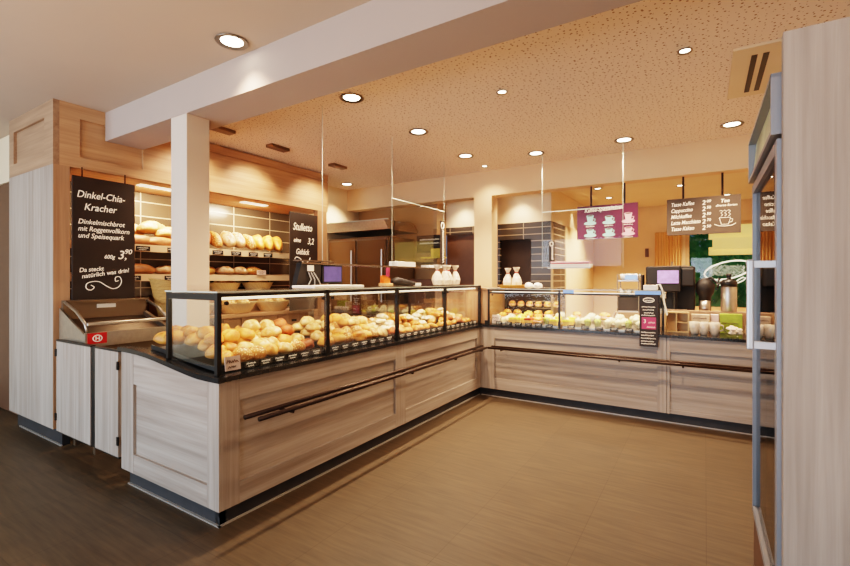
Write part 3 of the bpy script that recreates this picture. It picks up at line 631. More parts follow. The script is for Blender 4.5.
wt = MB().prism(prof + low[::-1], 'y', 1.615, 5.13)
p2 = [(-3.55, .967)] + [(x, z + .031) for x, z in curve[1:]] + [(-2.352, .881)]; l2 = [(x, z - .03) for x, z in p2]
wt.prism(p2 + l2[::-1], 'y', 1.535, 1.615)
tag(wt.build('worktop', M['stone']), 'black stone worktop with curved end on the left counter', 'worktop')

# right counter
YR = 5.10
rc = thing('bakery_counter', 'pale oak panelled counter along the back, under the salad and cake case', 'counter', (-.7, 5.4, 0))
MB().box(-2.41, 1.0, 5.14, 5.18, 0, .1).build('plinth', M['plinth'], rc); MB().box(-2.38, 1.0, 5.128, 5.14, 0, .008).build('edge_strip', M['steelstrip'], rc)
MB().box(XF + .001, 1.0, YR + .022, YR + .05, .1, .86).build('front_board', M['wood_x'], rc)
for x0, x1 in ((XF + .002, -2.19), (-.41, -.33), (-.325, -.3), (.9, 1.0)): MB().box(x0, x1, YR, YR + .022, .1, .86).build('front_stile', M['wood_z'], rc)
for x0, x1 in ((-2.189, -.411), (-.299, .899)):
    MB().box(x0, x1, YR + .0005, YR + .022, .722, .86).build('top_rail', M['wood_x'], rc)
MB().box(-2.189, -.411, YR + .0005, YR + .022, .1, .236).build('bottom_rail', M['wood_x'], rc); MB().box(-.299, .899, YR + .012, YR + .022, .1, .14).build('bottom_rail', M['wood_x'], rc)
MB().box(-2.2, 1.0, 5.82, 5.85, 0, .86).build('back_board', M['wood_x'], rc)
tag(MB().box(-2.35, 1.0, YR - .025, 5.87, .862, .89).box(-3.2, -2.35, 5.135, 5.87, .862, .89).build('worktop', M['stone']), 'black stone worktop on the right counter', 'worktop')

# double bag rails
rl = thing('bag_rail', 'double bronze bag rail along the left counter front', 'rail', (-2.28, 3.4, .6))
MB().tube([(-2.315, 1.68, .628), (-2.315, 5.02, .628)], .014, 10).build('rail_tube', M['bronze'], rl, smooth=True); MB().tube([(-2.235, 1.72, .62), (-2.235, 4.97, .62)], .014, 10).build('rail_tube', M['bronze'], rl, smooth=True)
for y in (1.98, 3.37, 4.2, 4.85):
    MB().tube([(-2.378, y, .6), (-2.235, y, .598), (-2.235, y, .61)], .009, 8).build('bracket', M['bronze'], rl)
rl = thing('bag_rail', 'double bronze bag rail along the right counter front', 'rail', (-.7, 5.03, .6))
MB().tube([(-2.2, 5.04, .63), (.98, 5.04, .63)], .014, 10).build('rail_tube', M['bronze'], rl, smooth=True); MB().tube([(-2.215, 4.965, .622), (.98, 4.965, .622)], .014, 10).build('rail_tube', M['bronze'], rl, smooth=True)
for x in (-2.05, -.75, -.18, .6):
    MB().tube([(x, 5.102, .602), (x, 4.965, .6), (x, 4.965, .612)], .009, 8).build('bracket', M['bronze'], rl)

# ------------------------------------------------------------------ left display case
dc = thing('display_case', 'black framed glass bread case on the left counter', 'display case', (-2.7, 3.4, .885))
ZC = 1.368
for y in (1.583, 2.479, 3.388, 4.295, 5.18):
    MB().box(-2.445, -2.415, y - .014, y + .014, .882, ZC).build('post', M['blackm'], dc)
for y in (1.583, 5.18): MB().box(-2.972, -2.946, y - .013, y + .013, .935 if y < 2 else .93, ZC).build('post', M['blackm'], dc)
MB().box(-2.44, -2.42, 1.597, 5.166, ZC - .026, ZC - .006).build('front_rail', M['blackm'], dc)
MB().box(-2.946, -2.445, 1.571, 1.597, ZC - .045, ZC - .006).box(-2.946, -2.445, 5.168, 5.194, ZC - .03, ZC - .006).build('end_rail', M['blackm'], dc)
MB().box(-2.97, -2.95, 1.597, 5.166, ZC - .03, ZC - .006).build('rear_rail', M['blackm'], dc)
MB().box(-2.975, -2.41, 1.565, 5.198, ZC, ZC + .008).build('glass_top', M['glass'], dc)
MB().box(-2.415, -2.408, 1.565, 5.198, ZC, ZC + .008).box(-2.97, -2.41, 1.562, 1.566, ZC, ZC + .008).build('glass_edge', M['edge'], dc)
for i in range(4):
    ya, yb_ = (1.597, 2.465, 2.493, 3.374, 3.402, 4.281, 4.309, 5.166)[2 * i:2 * i + 2]
    MB().box(-2.433, -2.427, ya, yb_, .89, ZC - .026).build('front_pane', M['glass'], dc)
    for y in (ya + .035, yb_ - .035): MB().tube([(-2.427, y, 1.305), (-2.412, y, 1.305)], .012, 10).build('glass_clip', M['black'], dc)
MB().box(-2.946, -2.445, 1.58, 1.586, .93, ZC - .045).build('end_pane', M['glass'], dc)
MB().box(-2.50, -2.47, 1.62, 5.15, ZC - .045, ZC - .03).build('lamp_bar', M['stripon'], dc)
for i, (y0, y1) in enumerate(BAYS):
    xb = -3.25 if i == 0 else -2.97
    tr = MB(); xs = [-2.475, -2.6, -2.75, -2.943, -3.1, -3.25] if i == 0 else [-2.475, -2.6, -2.75, -2.97]
    tr.prism([(x, deck(x) + .004) for x in xs] + [(x, deck(x) + .011) for x in xs[::-1]], 'y', y0, y1)
    tr.box(-2.478, -2.47, y0, y1, .884, .925); tr.prism([(x, deck(x) + .004) for x in xs] + [(x, deck(x) + .034) for x in xs[::-1]], 'y', y0 - .004, y0 + .004); tr.prism([(x, deck(x) + .004) for x in xs] + [(x, deck(x) + .034) for x in xs[::-1]], 'y', y1 - .004, y1 + .004)
    tag(tr.build('bread_tray', M['black']), 'black bread tray under the goods in the ' + BAYN[i] + ' of the left case', 'tray', 'bread trays in the left case')
    for k in range(7):
        y = y0 + .1 + (y1 - y0 - .16) * k / 6
        if i == 0 and k == 0: continue
        card('price_card', -2.458, y, .886, 'x', .09, .042, M['black'], 'black price card in the ' + BAYN[i] + ' of left case, ' + CUBE_ORD[k] + ' from the near end', 'price cards in the left case', 300 + 10 * i + k, -.12)
card('info_card', -2.455, 1.70, .89, 'x', .105, .085, M['card'], 'pinkish white information card at the near corner of the left case', None, 390, -.1, 'brown', 'card')

# things on top of the left case
TZ = ZC + .009
ps = thing('cash_register', 'black cash register with lit screen on the left glass case', 'cash register', (-2.9, 2.86, TZ))
MB().box(-2.98, -2.84, 2.6, 3.1, TZ, TZ + .02, .005).build('base_plate', M['plastic'], ps)
sd = MB().prism([(2.575, TZ + .02), (2.63, TZ + .21), (2.86, TZ + .225), (2.84, TZ + .02)], 'x', -2.93, -2.87).build('housing', M['plastic'], ps)
MB().box(-2.868, -2.86, 2.69, 2.76, TZ + .14, TZ + .19).build('paper_slip', M['paper'], sd)
cab = MB()
for k in range(3): cab.tube([(-2.862, 2.70 + .03 * k, TZ + .13), (-2.85, 2.72 + .04 * k, TZ + .07), (-2.85, 2.69 + .07 * k, TZ + .025)], .005, 6)
cab.build('cable', M['greyl'], sd)
MB().box(-2.9, -2.87, 2.87, 3.13, TZ + .03, TZ + .2, .006).build('monitor', M['plastic'], ps)
sc = MB().box(-2.869, -2.866, 2.89, 3.11, TZ + .05, TZ + .185).build('screen', M['screen'], ps); sc['label'] = 'violet blue lit screen'
MB().box(-2.86, -2.94, 2.6, 3.02, TZ + .225, TZ + .235).build('top_ledge', M['darksteel'], ps)
tag(MB().box(-2.75, -2.5, 2.42, 3.0, TZ, TZ + .022, .004).build('paper_stack', M['paper']), 'flat stack of white paper bags on the glass case before the register', 'paper')
ob = thing('leaflet_holder', 'small holder with orange leaflets on the left glass case', 'holder', (-2.8, 3.72, TZ))
MB().box(-2.86, -2.76, 3.66, 3.78, TZ, TZ + .03, .004).build('tray', M['kraft'], ob)
for k in range(3): MB().box(-2.845 + .022 * k, -2.838 + .022 * k, 3.67, 3.77, TZ + .03, TZ + .11 - .012 * k).build('leaflet', M['orange'], ob)
MB().box(-2.80, -2.79, 3.71, 3.76, TZ + .1, TZ + .19).build('stand_card', M['pink'], ob)
hs = thing('hand_scanner', 'dark hand scanner lying on the left glass case', 'scanner', (-2.78, 3.98, TZ))
MB().tube([(-2.82, 3.84, TZ + .045), (-2.8, 3.92, TZ + .05), (-2.76, 4.02, TZ + .035), (-2.72, 4.13, TZ + .022)], [.03, .045, .032, .02], 12).build('scanner_body', M['plastic'], hs, smooth=True)
MB().box(-2.74, -2.68, 4.12, 4.2, TZ, TZ + .03, .004).build('receipt_pad', M['paper'], hs)
def cookie_bag(x, y, z, label, s=1, rz=0, first=[None]):
    if first[0] is None:
        o = thing('cookie_bag', label, 'gift bag', (x, y, z), 'tied cellophane bags')
        q = random.Random(5); b = MB().lathe([(.03, 0), (.05, .005), (.054, .05), (.045, .09), (.025, .125), (.012, .145), (.018, .16), (.035, .185), (.038, .2)], (0, 0, 0), 14)
        for v in b.bm.verts: v.co.x *= 1 + q.uniform(-.13, .13); v.co.y *= 1 + q.uniform(-.13, .13)
        b.build('bag', M['clearbag'], o, local=True); MB().lathe([(.014, .138), (.018, .145), (.014, .152)], (0, 0, 0), 12).build('ribbon', M['red'], o, local=True)
        MB().lathe([(.0, .01), (.04, .012), (.047, .03), (.04, .045), (0, .05)], (0, 0, 0), 12).build('cookies', M['b_red'], o, local=True)
        first[0] = o
    else: o = dup(first[0], (x, y, z), rz, label)
    o.scale = (s, s, s * 1.06); o.rotation_euler = (0, 0, rz); return o
for i, y in enumerate((4.62, 4.75, 4.88, 5.02)):
    cookie_bag(-2.72 + .03 * (i % 2), y, TZ, 'tied clear cookie bag on the left case, ' + CUBE_ORD[i] + ' from the left', 1.15, .6 * i)
# corner cupboard between the cases
ck = thing('corner_cupboard', 'wooden corner block filling the gap between the two glass cases', 'cupboard', (-2.65, 5.5, .89))
MB().box(-3.1, -2.31, 5.215, 5.8, .89, 1.31).build('carcass', M['warm_z'], ck); MB().box(-3.12, -2.29, 5.205, 5.82, 1.31, 1.335).build('top_board', M['warm_x'], ck)
MB().box(-2.36, -2.31, 5.19, 5.215, .89, .93).build('foot', M['black'], ck)

# ------------------------------------------------------------------ right display case
ZR = 1.326
rcx0, rcx1, yf, yb2 = -2.275, -.40, 5.125, 5.68
rd = thing('display_case', 'glass cake and sandwich case on the right counter', 'display case', (-1.34, 5.4, .89))
for x in (rcx0, -1.405, rcx1): MB().box(x - .012, x + .012, yf - .012, yf + .012, .89, ZR).build('post', M['blackm'], rd)
for x in (rcx0, rcx1): MB().box(x - .012, x + .012, yb2 - .012, yb2 + .012, .89, ZR).build('post', M['blackm'], rd)
MB().box(rcx0 + .012, rcx1 - .012, yf - .01, yf + .01, ZR - .055, ZR - .035).build('front_rail', M['blackm'], rd)
for x in (rcx0, rcx1): MB().box(x - .01, x + .01, yf + .012, yb2 - .012, ZR - .03, ZR - .006).build('end_rail', M['blackm'], rd)
MB().box(rcx0 - .02, rcx1 + .02, yf - .02, yb2 + .02, ZR, ZR + .008).build('glass_top', M['glass'], rd)
MB().box(rcx0 - .02, rcx1 + .02, yf - .024, yf - .02, ZR, ZR + .008).build('glass_edge', M['edge'], rd)
for a, b_ in ((rcx0 + .012, -1.417), (-1.393, rcx1 - .012)):
    MB().box(a, b_, yf - .003, yf + .003, .9, ZR - .055).build('front_pane', M['glass'], rd)
    for x in (a + .04, b_ - .04): MB().tube([(x, yf - .018, 1.255), (x, yf - .003, 1.255)], .011, 10).build('glass_clip', M['black'], rd)
MB().box(rcx0 - .003, rcx0 + .003, yf + .012, yb2 - .012, .9, ZR - .03).build('end_pane', M['glass'], rd)
MB().box(rcx1 - .003, rcx1 + .003, yf + .012, yb2 - .012, .9, ZR - .03).build('end_pane', M['glass'], rd)
MB().box(rcx0 + .03, rcx1 - .03, yf + .03, yf + .055, ZR - .045, ZR - .03).build('lamp_bar', M['stripon'], rd)
sh = MB().box(rcx0 + .03, -1.45, 5.42, 5.66, 1.09, 1.097).build('glass_shelf', M['glass'], rd)
for i, (x0, x1) in enumerate(((-2.25, -1.43), (-1.38, -.43))):
    t = MB().prism([(5.16, .893), (5.66, .945), (5.66, .957), (5.16, .905)], 'x', x0, x1)
    tag(t.build('serving_tray', M['steel']), 'steel serving tray in the ' + ('left' if i == 0 else 'right') + ' bay of the right case', 'tray', 'trays in the right case')
    for k in range(6):
        x = x0 + .1 + (x1 - x0 - .2) * k / 5
        card('price_card', x, 5.15, .893, 'y', .085, .036, M['black'], 'black price card in the ' + ('left' if i == 0 else 'right') + ' bay of the right case, ' + CUBE_ORD[k] + ' from the left', 'price cards in the right case', 420 + 10 * i + k, -.1)
def rdeck(y): return .905 + (y - 5.16) * .104 + .002
def sandwich_proto():
    o = thing('sandwich', 'x', 'sandwich')
    lo = blob(.05, .075, .03, 31); lo.build('lower_half', M['b_pale'], o, local=True, smooth=True)
    f = MB().lathe([(.0, .03), (.055, .03), (.06, .036), (.055, .042), (0, .042)], (0, 0, 0), 18, 1, 1.35); f.build('filling', M['ham'], o, local=True)
    up = blob(.05, .075, .04, 32, 'long'); [setattr(v.co, 'z', v.co.z + .028) for v in up.bm.verts]; up.build('upper_half', M['b_gold'], o, local=True, smooth=True); return o
def cake_proto(top, nm):
    o = thing(nm, 'x', 'cake')
    MB().prism([(-.045, -.06), (.045, -.06), (.012, .075), (-.012, .075)], 'z', 0, .045).build('sponge', M['sponge'], o, local=True)
    t = MB().prism([(-.047, -.062), (.047, -.062), (.013, .077), (-.013, .077)], 'z', .045, .066); t.build('topping', M[top], o, local=True)
    MB().lathe([(.016, .066), (.02, .075), (.012, .085), (0, .095)], (0, -.03, 0), 10).build('cream_dab', M['cream_f'], o, local=True); return o
def cup_proto(mat):
    o = thing('dessert_cup', 'x', 'dessert')
    MB().lathe([(.03, 0), (.042, .07), (.043, .07), (.04, .06), (.028, .004)], (0, 0, 0), 18).build('cup', M['glass'], o, local=True, smooth=True)
    MB().lathe([(.027, .004), (.038, .062), (.03, .078), (.012, .09), (0, .1)], (0, 0, 0), 18).build('contents', M[mat], o, local=True, smooth=True); return o
def big_proto(mat):
    o = thing('cream_cake', 'x', 'cake')
    MB().lathe([(.11, 0), (.115, .006), (.02, .006)], (0, 0, 0), 26).build('plate', M['whiteglaze'], o, local=True)
    b = MB(); q = random.Random(9)
    for k in range(9):
        a = k * 2.4; rr = .07 * math.sqrt(k / 9)
        b.lathe([(.034, .006), (.036, .04), (.024, .06), (.008, .072), (0, .076)], (rr * math.cos(a), rr * math.sin(a), q.uniform(0, .025)), 12)
    b.build('cream_topping', M[mat], o, local=True, smooth=True); return o
PR = {'sand': sandwich_proto(), 'lem': cake_proto('lemon', 'cake_slice'), 'ber': cake_proto('berry', 'cake_slice'), 'cup': cup_proto('cream_f'), 'sal': cup_proto('salad'), 'big': big_proto('cream_f'), 'bigl': big_proto('lemon')}
TXT = {'sand': 'filled ham roll', 'lem': 'lemon yellow cake slice', 'ber': 'dark berry cake slice', 'cup': 'white cream cup', 'sal': 'green salad cup', 'big': 'white cream cake on plate', 'bigl': 'yellow cream cake on plate'}
used = set(); RB = [
    ('left bay', -2.25, [(5.23, ['cup', 'big', 'lem', 'lem', 'ber', 'sand', 'sal', 'lem']), (5.36, ['sand', 'big', 'bigl', 'sand', 'sand', 'big', 'lem']), (5.5, ['sand', 'sand', 'bigl', 'sand', 'sand', 'big']), ]),
    ('right bay', -1.38, [(5.23, ['lem', 'cup', 'sal', 'sal', 'cup', 'cup', 'sal', 'cup', 'lem']), (5.36, ['lem', 'big', 'cup', 'big', 'big', 'cup', 'cup']), (5.5, ['sand', 'big', 'sand', 'big', 'big', 'lem']), ])]
for bay, x0, rows in RB:
    wd = .82 if bay == 'left bay' else .95
    for ri, (y, row) in enumerate(rows):
        cn = {}
        for k, kd in enumerate(row):
            cn[kd] = cn.get(kd, 0) + 1
            x = x0 + wd * (k + .5) / len(row); lab = TXT[kd] + ', ' + (CUBE_ORD[cn[kd] - 1] + ' from left' if row.count(kd) > 1 else 'the only one') + ', ' + ['front', 'middle', 'rear'][ri] + ' row, ' + bay + ' of right case'
            loc = (x, y + R.uniform(-.01, .01), rdeck(y) + (.0, .012, .03)[ri]); rz = R.uniform(-.5, .5) + (0 if kd != 'sand' else .4)
            if kd in used: o = dup(PR[kd], loc, rz, lab, 'food in the right display case')
            else: o = PR[kd]; o.location = loc; o.rotation_euler = (0, 0, rz); o['label'] = lab; o['group'] = 'food in the right display case'; used.add(kd)
            if kd in ('big', 'bigl'): o.scale = (.62, .62, .8)
for k in range(6):
    dup(PR['sand'], (-2.13 + .115 * k, 5.55, 1.098), .3, 'filled roll on the glass shelf in the right case, ' + CUBE_ORD[k] + ' from the left', 'rolls on the glass shelf', scale=(.8, .8, .8))
card('info_card', -2.2, 5.17, .905, 'y', .1, .1, M['card'], 'pinkish white card in the left corner of the right case', None, 470, -.1, 'brown', 'card')

# on top of the right case
TR = ZR + .009
gb = thing('gift_basket', 'shallow wicker basket holding two tied bags on the right case', 'basket', (-2.08, 5.42, TR))
MB().lathe([(.13, 0), (.165, .035), (.17, .04), (.158, .036), (.12, .008)], (0, 0, 0), 28, 1.2, .8).build('basket_body', M['wick'], gb, local=True, smooth=True)
cookie_bag(-2.14, 5.42, TR + .011, 'tied clear cookie bag in the wicker basket, left one', 1.15, .3); cookie_bag(-2.03, 5.43, TR + .011, 'tied clear cookie bag in the wicker basket, right one', 1.2, 1.4)
for i, x in enumerate((-1.84, -1.73)):
    b = blob(.06, .045, .045, 40 + i, None, 14, 8, .1)
    for v in b.bm.verts: v.co += Vector((x, 5.36, TR))
    tag(b.build('paper_pouch', M['paper'], base=(x, 5.36, TR)), 'small crumpled white pouch on the right case, ' + ('left' if i == 0 else 'right') + ' one', 'pouch', 'pouches on the right case')
for i, (x, lab) in enumerate(((-1.36, 'blue card strip on the front edge of the right case by the middle post'), (-.62, 'blue card strip on the front edge of the right case beside the white bag'))):
    tag(MB().box(x, x + .12 + .12 * i, 5.112, 5.116, ZR - .036, ZR - .001).build('shelf_label', M['blue']), lab, 'label')
# vertical price sign hanging at the case front
sg = thing('price_sign', 'narrow dark hanging sign with logo and pink price panel on the right case front', 'sign', (-.48, 5.08, .76))
MB().box(-.572, -.40, 5.07, 5.078, .76, 1.285).build('panel', M['board'], sg)
MB().box(-.55, -.42, 5.066, 5.07, .94, 1.06).build('pink_panel', M['pink'], sg)
MB().box(-.41, -.4, 5.078, 5.12, .76, 1.2).build('side_fold', M['darksteel'], sg)
t = MB(); stroke(t, FY, (-.486, 5.068, 1.235), [(.05 * math.cos(k * PI / 10), .022 * math.sin(k * PI / 10)) for k in range(21)], .004); scribble(t, FY, (-.52, 5.068, 1.228), .07, .012, .003, 500)
for k, z in enumerate((1.16, 1.13, 1.10, 1.075)): scribble(t, FY, (-.55 + .012 * (k % 3), 5.068, z), .12 - .02 * (k % 3), .012, .0026, 510 + k)
put_text(t, FY, (-.535, 5.064, 1.0), '3', .055, shear=0); scribble(t, FY, (-.49, 5.064, 1.0), .06, .014, .0026, 520); scribble(t, FY, (-.5, 5.064, .955), .07, .012, .0026, 521)
for k, z in enumerate((.90, .87, .84, .81, .785)): scribble(t, FY, (-.555, 5.068, z), .13 - .015 * (k % 2), .012, .0026, 530 + k)
t.build('printing', M['chalk'], sg)
bgb = thing('paper_bag', 'white paper bag with string handles on the right case corner', 'bag', (-.48, 5.26, TR))
MB().box(-.55, -.42, 5.2, 5.3, TR, TR + .05, .004).build('bag_body', M['paper'], bgb)
for k in range(2): MB().tube([(-.43, 5.22 + .06 * k, TR + .05), (-.4, 5.22 + .06 * k, TR + .06), (-.38, 5.22 + .06 * k, TR + .01), (-.36, 5.22 + .06 * k, TR - .12), (-.33, 5.22 + .06 * k, TR - .26)], .006, 6).build('string', M['paper'], bgb)

# ------------------------------------------------------------------ coffee corner on the right counter
WZ = .891
lg = thing('back_ledge', 'raised wooden ledge behind the coffee items on the right counter', 'ledge', (.2, 5.75, WZ)); MB().box(-.35, .98, 5.66, 5.85, WZ, 1.1).build('ledge_body', M['warm_x'], lg)
cm = thing('coffee_machine', 'black coffee machine with lilac screen on the right counter', 'coffee machine', (-.35, 6.0, 1.0))
tag(MB().box(-.95, .98, 5.91, 6.45, 0, 1.04).build('rear_bench', M['warm_x']), 'wooden bench behind the right counter carrying the coffee machine', 'bench')
CB = 1.042
b = MB().box(-.62, -.1, 6.12, 6.4, CB, 1.6, .01).box(-.6, -.24, 5.98, 6.12, 1.3, 1.6, .01).box(-.24, -.1, 6.0, 6.12, 1.36, 1.58, .02); b.build('body', M['plastic'], cm)
MB().box(-.62, -.18, 5.95, 6.12, CB, CB + .05, .005).build('drip_tray', M['steel'], cm)
for x in (-.44, -.4): MB().tube([(x, 6.02, 1.3), (x, 6.02, 1.22)], .012, 8).build('spout', M['steel'], cm)
MB().box(-.48, -.26, 5.974, 5.98, 1.4, 1.55).build('screen', M['lilac'], cm)['label'] = 'lilac lit screen'
for x in (-.52, -.3): MB().tube([(x, 6.04, CB + .05), (x, 6.04, 1.3)], .022, 10).build('support', M['blackm'], cm)
MB().tube([(-.34, 6.2, 1.6), (-.34, 6.2, 1.66)], .01, 8).tube([(-.6, 6.2, 1.6), (-.18, 6.2, 1.61)], .006, 6).build('top_rail', M['steel'], cm)
gr = thing('coffee_grinder', 'black coffee grinder with curved handle beside the coffee machine', 'grinder', (.0, 6.1, CB))
MB().lathe([(.06, 0), (.06, .2), (.09, .26), (.1, .34), (.06, .4), (.02, .42)], (0, 0, 0), 22).build('body', M['plastic'], gr, local=True, smooth=True)
MB().tube([(0, 0, .4), (.06, 0, .42), (.12, 0, .36), (.14, 0, .42)], .016, 8).build('handle', M['plastic'], gr, local=True, smooth=True); MB().lathe([(.05, 0), (.052, .16), (.04, .16)], (0, -.11, 0), 20).build('steel_cup', M['steel'], gr, local=True, smooth=True)
cd2 = thing('cup_display', 'glass shelf cabinet with cups and blue label beside the coffee machine', 'cabinet', (-.8, 6.1, CB))
for z in (0, .2, .38): MB().box(-.93, -.68, 6.0, 6.25, CB + z, CB + z + .015).build('shelf', M['steel'], cd2)
for x in (-.925, -.685):
    for y in (6.005, 6.245): MB().box(x - .006, x + .006, y - .006, y + .006, CB, CB + .47).build('upright', M['darksteel'], cd2)
MB().box(-.84, -.7, 5.995, 5.999, CB + .40, CB + .46).build('label_strip', M['blue'], cd2); MB().box(-.92, -.69, 6.01, 6.24, CB + .015, CB + .19).build('oven_box', M['dark'], cd2)
def cup(x, y, z, label, group, mat='whiteglaze', s=1, first={}):
    if mat not in first:
        o = thing('coffee_cup', label, 'cup', (x, y, z), group)
        MB().lathe([(.024, 0), (.036, .03), (.042, .075), (.038, .075), (.032, .03), (.02, .008)], (0, 0, 0), 20).build('cup_body', M[mat], o, local=True, smooth=True)
        MB().tube([(.038, 0, .062), (.06, 0, .058), (.062, 0, .035), (.036, 0, .026)], .005, 8).build('handle', M[mat], o, local=True, smooth=True); first[mat] = o
    else: o = dup(first[mat], (x, y, z), 0, label, group)
    o.scale = (s, s, s); return o
for k in range(3): cup(-.88 + .08 * k, 6.08, CB + .216, 'white coffee cup on the glass shelf cabinet, ' + CUBE_ORD[k] + ' from the left', 'cups in the shelf cabinet', s=.9)
for k in range(3): cup(-.87 + .075 * k, 6.1, CB + .396, 'white coffee cup on top of the shelf cabinet, ' + CUBE_ORD[k] + ' from the left', 'cups on the shelf cabinet', s=1)
tag(MB().box(-.66, -.64, 5.96, 6.2, CB, 1.5, .004).build('menu_stand', M['board']), 'thin black panel between shelf cabinet and coffee machine', 'panel')
# front row
kb = thing('sugar_shelf', 'small wooden pigeonhole box on the right counter beside the hanging sign', 'box', (-.27, 5.42, WZ))
MB().box(-.36, -.14, 5.38, 5.39 + .1, WZ, WZ + .012).box(-.36, -.14, 5.38, 5.49, WZ + .2, WZ + .212).box(-.36, -.348, 5.38, 5.49, WZ + .012, WZ + .2).box(-.152, -.14, 5.38, 5.49, WZ + .012, WZ + .2).box(-.26, -.25, 5.38, 5.49, WZ + .012, WZ + .2).box(-.25, -.152, 5.38, 5.49, WZ + .1, WZ + .11).box(-.348, -.152, 5.48, 5.49, WZ + .012, WZ + .2).build('box_body', M['kraft'], kb)
def cart(x0, x1, y0, y1, z, h_, mat, label, name='tea_carton'):
    o = thing(name, label, 'carton', ((x0 + x1) / 2, (y0 + y1) / 2, z))
    MB().box(x0, x1, y0, y1, z, z + h_, .004).build('carton', M[mat], o); t = MB(); scribble(t, FY, (x0 + .02, y0 - .001, z + h_ * .5), (x1 - x0) * .7, .016, .003, int(x0 * 100) + 900); t.build('print', M['brown'], o); return o
cart(-.13, .03, 5.44, 5.52, WZ, .1, 'tea', 'lower cream tea carton of the stack on the right counter')
cart(-.12, .04, 5.44, 5.52, WZ + .101, .09, 'tea', 'upper cream tea carton of the stack on the right counter')
cart(.05, .12, 5.5, 5.6, WZ, .19, 'card', 'pale pink tall carton behind the glass mugs')
cart(.13, .32, 5.52, 5.6, WZ, .2, 'green', 'green tea carton behind the bowl of sweets')
cart(.52, .66, 5.5, 5.6, WZ, .16, 'card', 'pale carton standing at the fridge end of the counter')
for k, x in enumerate((-.09, -.01, .08)):
    cup(x, 5.28, WZ, 'pale mug in front of the tea cartons, ' + CUBE_ORD[k] + ' from the left', 'mugs before the tea cartons', 'mug', 1.25).scale = (1.2, 1.2, 1.7)
bw = thing('sweet_bowl', 'clear glass bowl of wrapped sweets on the right counter', 'bowl', (.235, 5.22, WZ))
MB().lathe([(.04, 0), (.075, .03), (.095, .08), (.092, .08), (.07, .034), (.03, .006)], (0, 0, 0), 24).build('bowl', M['glass'], bw, local=True, smooth=True)
q = random.Random(12); t = MB()
for k in range(16):
    a = q.uniform(0, 6.28); rr = q.uniform(0, .055); t.mesh(blob(.022, .03, .02, k, None, 10, 6, .15).data('s', M['wrap']), Matrix.Translation((rr * math.cos(a), rr * math.sin(a), .02 + q.uniform(0, .07))) @ Matrix.Rotation(q.uniform(0, 6), 4, 'Z'))
t = t.build('wrapped_sweets', M['wrap'], bw, local=True); t['kind'] = 'stuff'
for k, x in enumerate((.37, .44)):
    bt = thing('syrup_bottle', 'small dark capped bottle by the sweet bowl, ' + ('left' if k == 0 else 'right') + ' one', 'bottle', (x, 5.4, WZ), 'bottles by the sweet bowl')
    MB().lathe([(.028, 0), (.03, .01), (.03, .1), (.013, .13), (.012, .15)], (0, 0, 0), 18).build('bottle_body', M['wrap'], bt, local=True, smooth=True); MB().lathe([(.016, .15), (.016, .185), (.005, .19)], (0, 0, 0), 14).build('cap', M['black'], bt, local=True)
tp = thing('vacuum_flask', 'steel pump flask with black lid on the raised ledge', 'flask', (.215, 5.75, 1.1))
MB().lathe([(.068, 0), (.072, .01), (.072, .26), (.066, .28)], (0, 0, 0), 28).build('flask_body', M['steel'], tp, local=True, smooth=True); MB().lathe([(.074, .27), (.076, .32), (.05, .345), (.02, .35), (.02, .375), (.028, .39), (.02, .405), (0, .41)], (0, 0, 0), 24).build('lid', M['black'], tp, local=True, smooth=True)
MB().tube([(-.07, 0, .31), (-.09, -.02, .3), (-.1, -.03, .25)], .01, 8).build('spout', M['black'], tp, local=True, smooth=True)

# ------------------------------------------------------------------ menu boards over the right counter
mn = thing('menu_board', 'plum coloured menu board with six coffee cup pictures', 'menu board', (-1.05, 6.0, 1.96))
MB().box(-1.412, -.693, 5.99, 6.02, 1.96, 2.386).build('board', M['purple'], mn)
for x in (-1.24, -.845): MB().box(x - .011, x + .011, 5.995, 6.017, 2.386, 2.64).build('hanger', M['bronze'], mn)
t = MB(); put_text(t, FY, (-1.32, 5.987, 2.305), 'Kaffee-Spezialitäten', .068, rot=.04, shear=.3, thick=.0014, sx=.86)
tl, pk, dk = MB(), MB(), MB()
for r_ in range(2):
    for k in range(3):
        x, z = -1.25 + .225 * k, 2.165 - .155 * r_
        mb_ = pk if k == 2 else tl
        F = Matrix.Translation((x, 5.988, z)) @ FY
        def fan(mb, pts, dz=0):
            vs = [mb.bm.verts.new(F @ Vector((p[0], p[1], dz))) for p in pts]; mb.bm.faces.new(vs)
        fan(mb_, [(.075 * math.cos(a), .024 * math.sin(a) - .002) for a in [2 * PI * j / 20 for j in range(20)]])
        tall = .095 if (k == 2 or k == 0) and r_ == 0 else .07
        fan(mb_, [(-.026, .0), (.026, .0), (.045, tall), (-.045, tall)], .001)
        fan(mb_, [(.045 * math.cos(a), tall + .012 * math.sin(a)) for a in [2 * PI * j / 16 for j in range(16)]], .0012)
        fan(dk, [(.036 * math.cos(a), tall + .008 * math.sin(a)) for a in [2 * PI * j / 16 for j in range(16)]], .002)
        stroke(mb_, FY, (x, 5.987, z), [(.04, .055), (.062, .05), (.058, .025), (.034, .02)], .005)
        scribble(t, FY, (x - .05, 5.987, z - .048), .1, .012, .003, 700 + 3 * r_ + k)
tl.build('cup_picture', M['teal'], mn); pk.build('cup_picture', M['pinkp'], mn); dk.build('drink_picture', M['brown'], mn); t.build('lettering', M['chalk'], mn)
mn = thing('menu_board', 'brown chalk menu board listing coffee prices with a cup drawing', 'menu board', (-.02, 6.0, 1.96))
MB().box(-.381, .334, 5.99, 6.02, 1.962, 2.384).build('board', M['board2'], mn)
for x in (-.215, .165): MB().box(x - .011, x + .011, 5.995, 6.017, 2.384, 2.64).build('hanger', M['bronze'], mn)
t = MB()
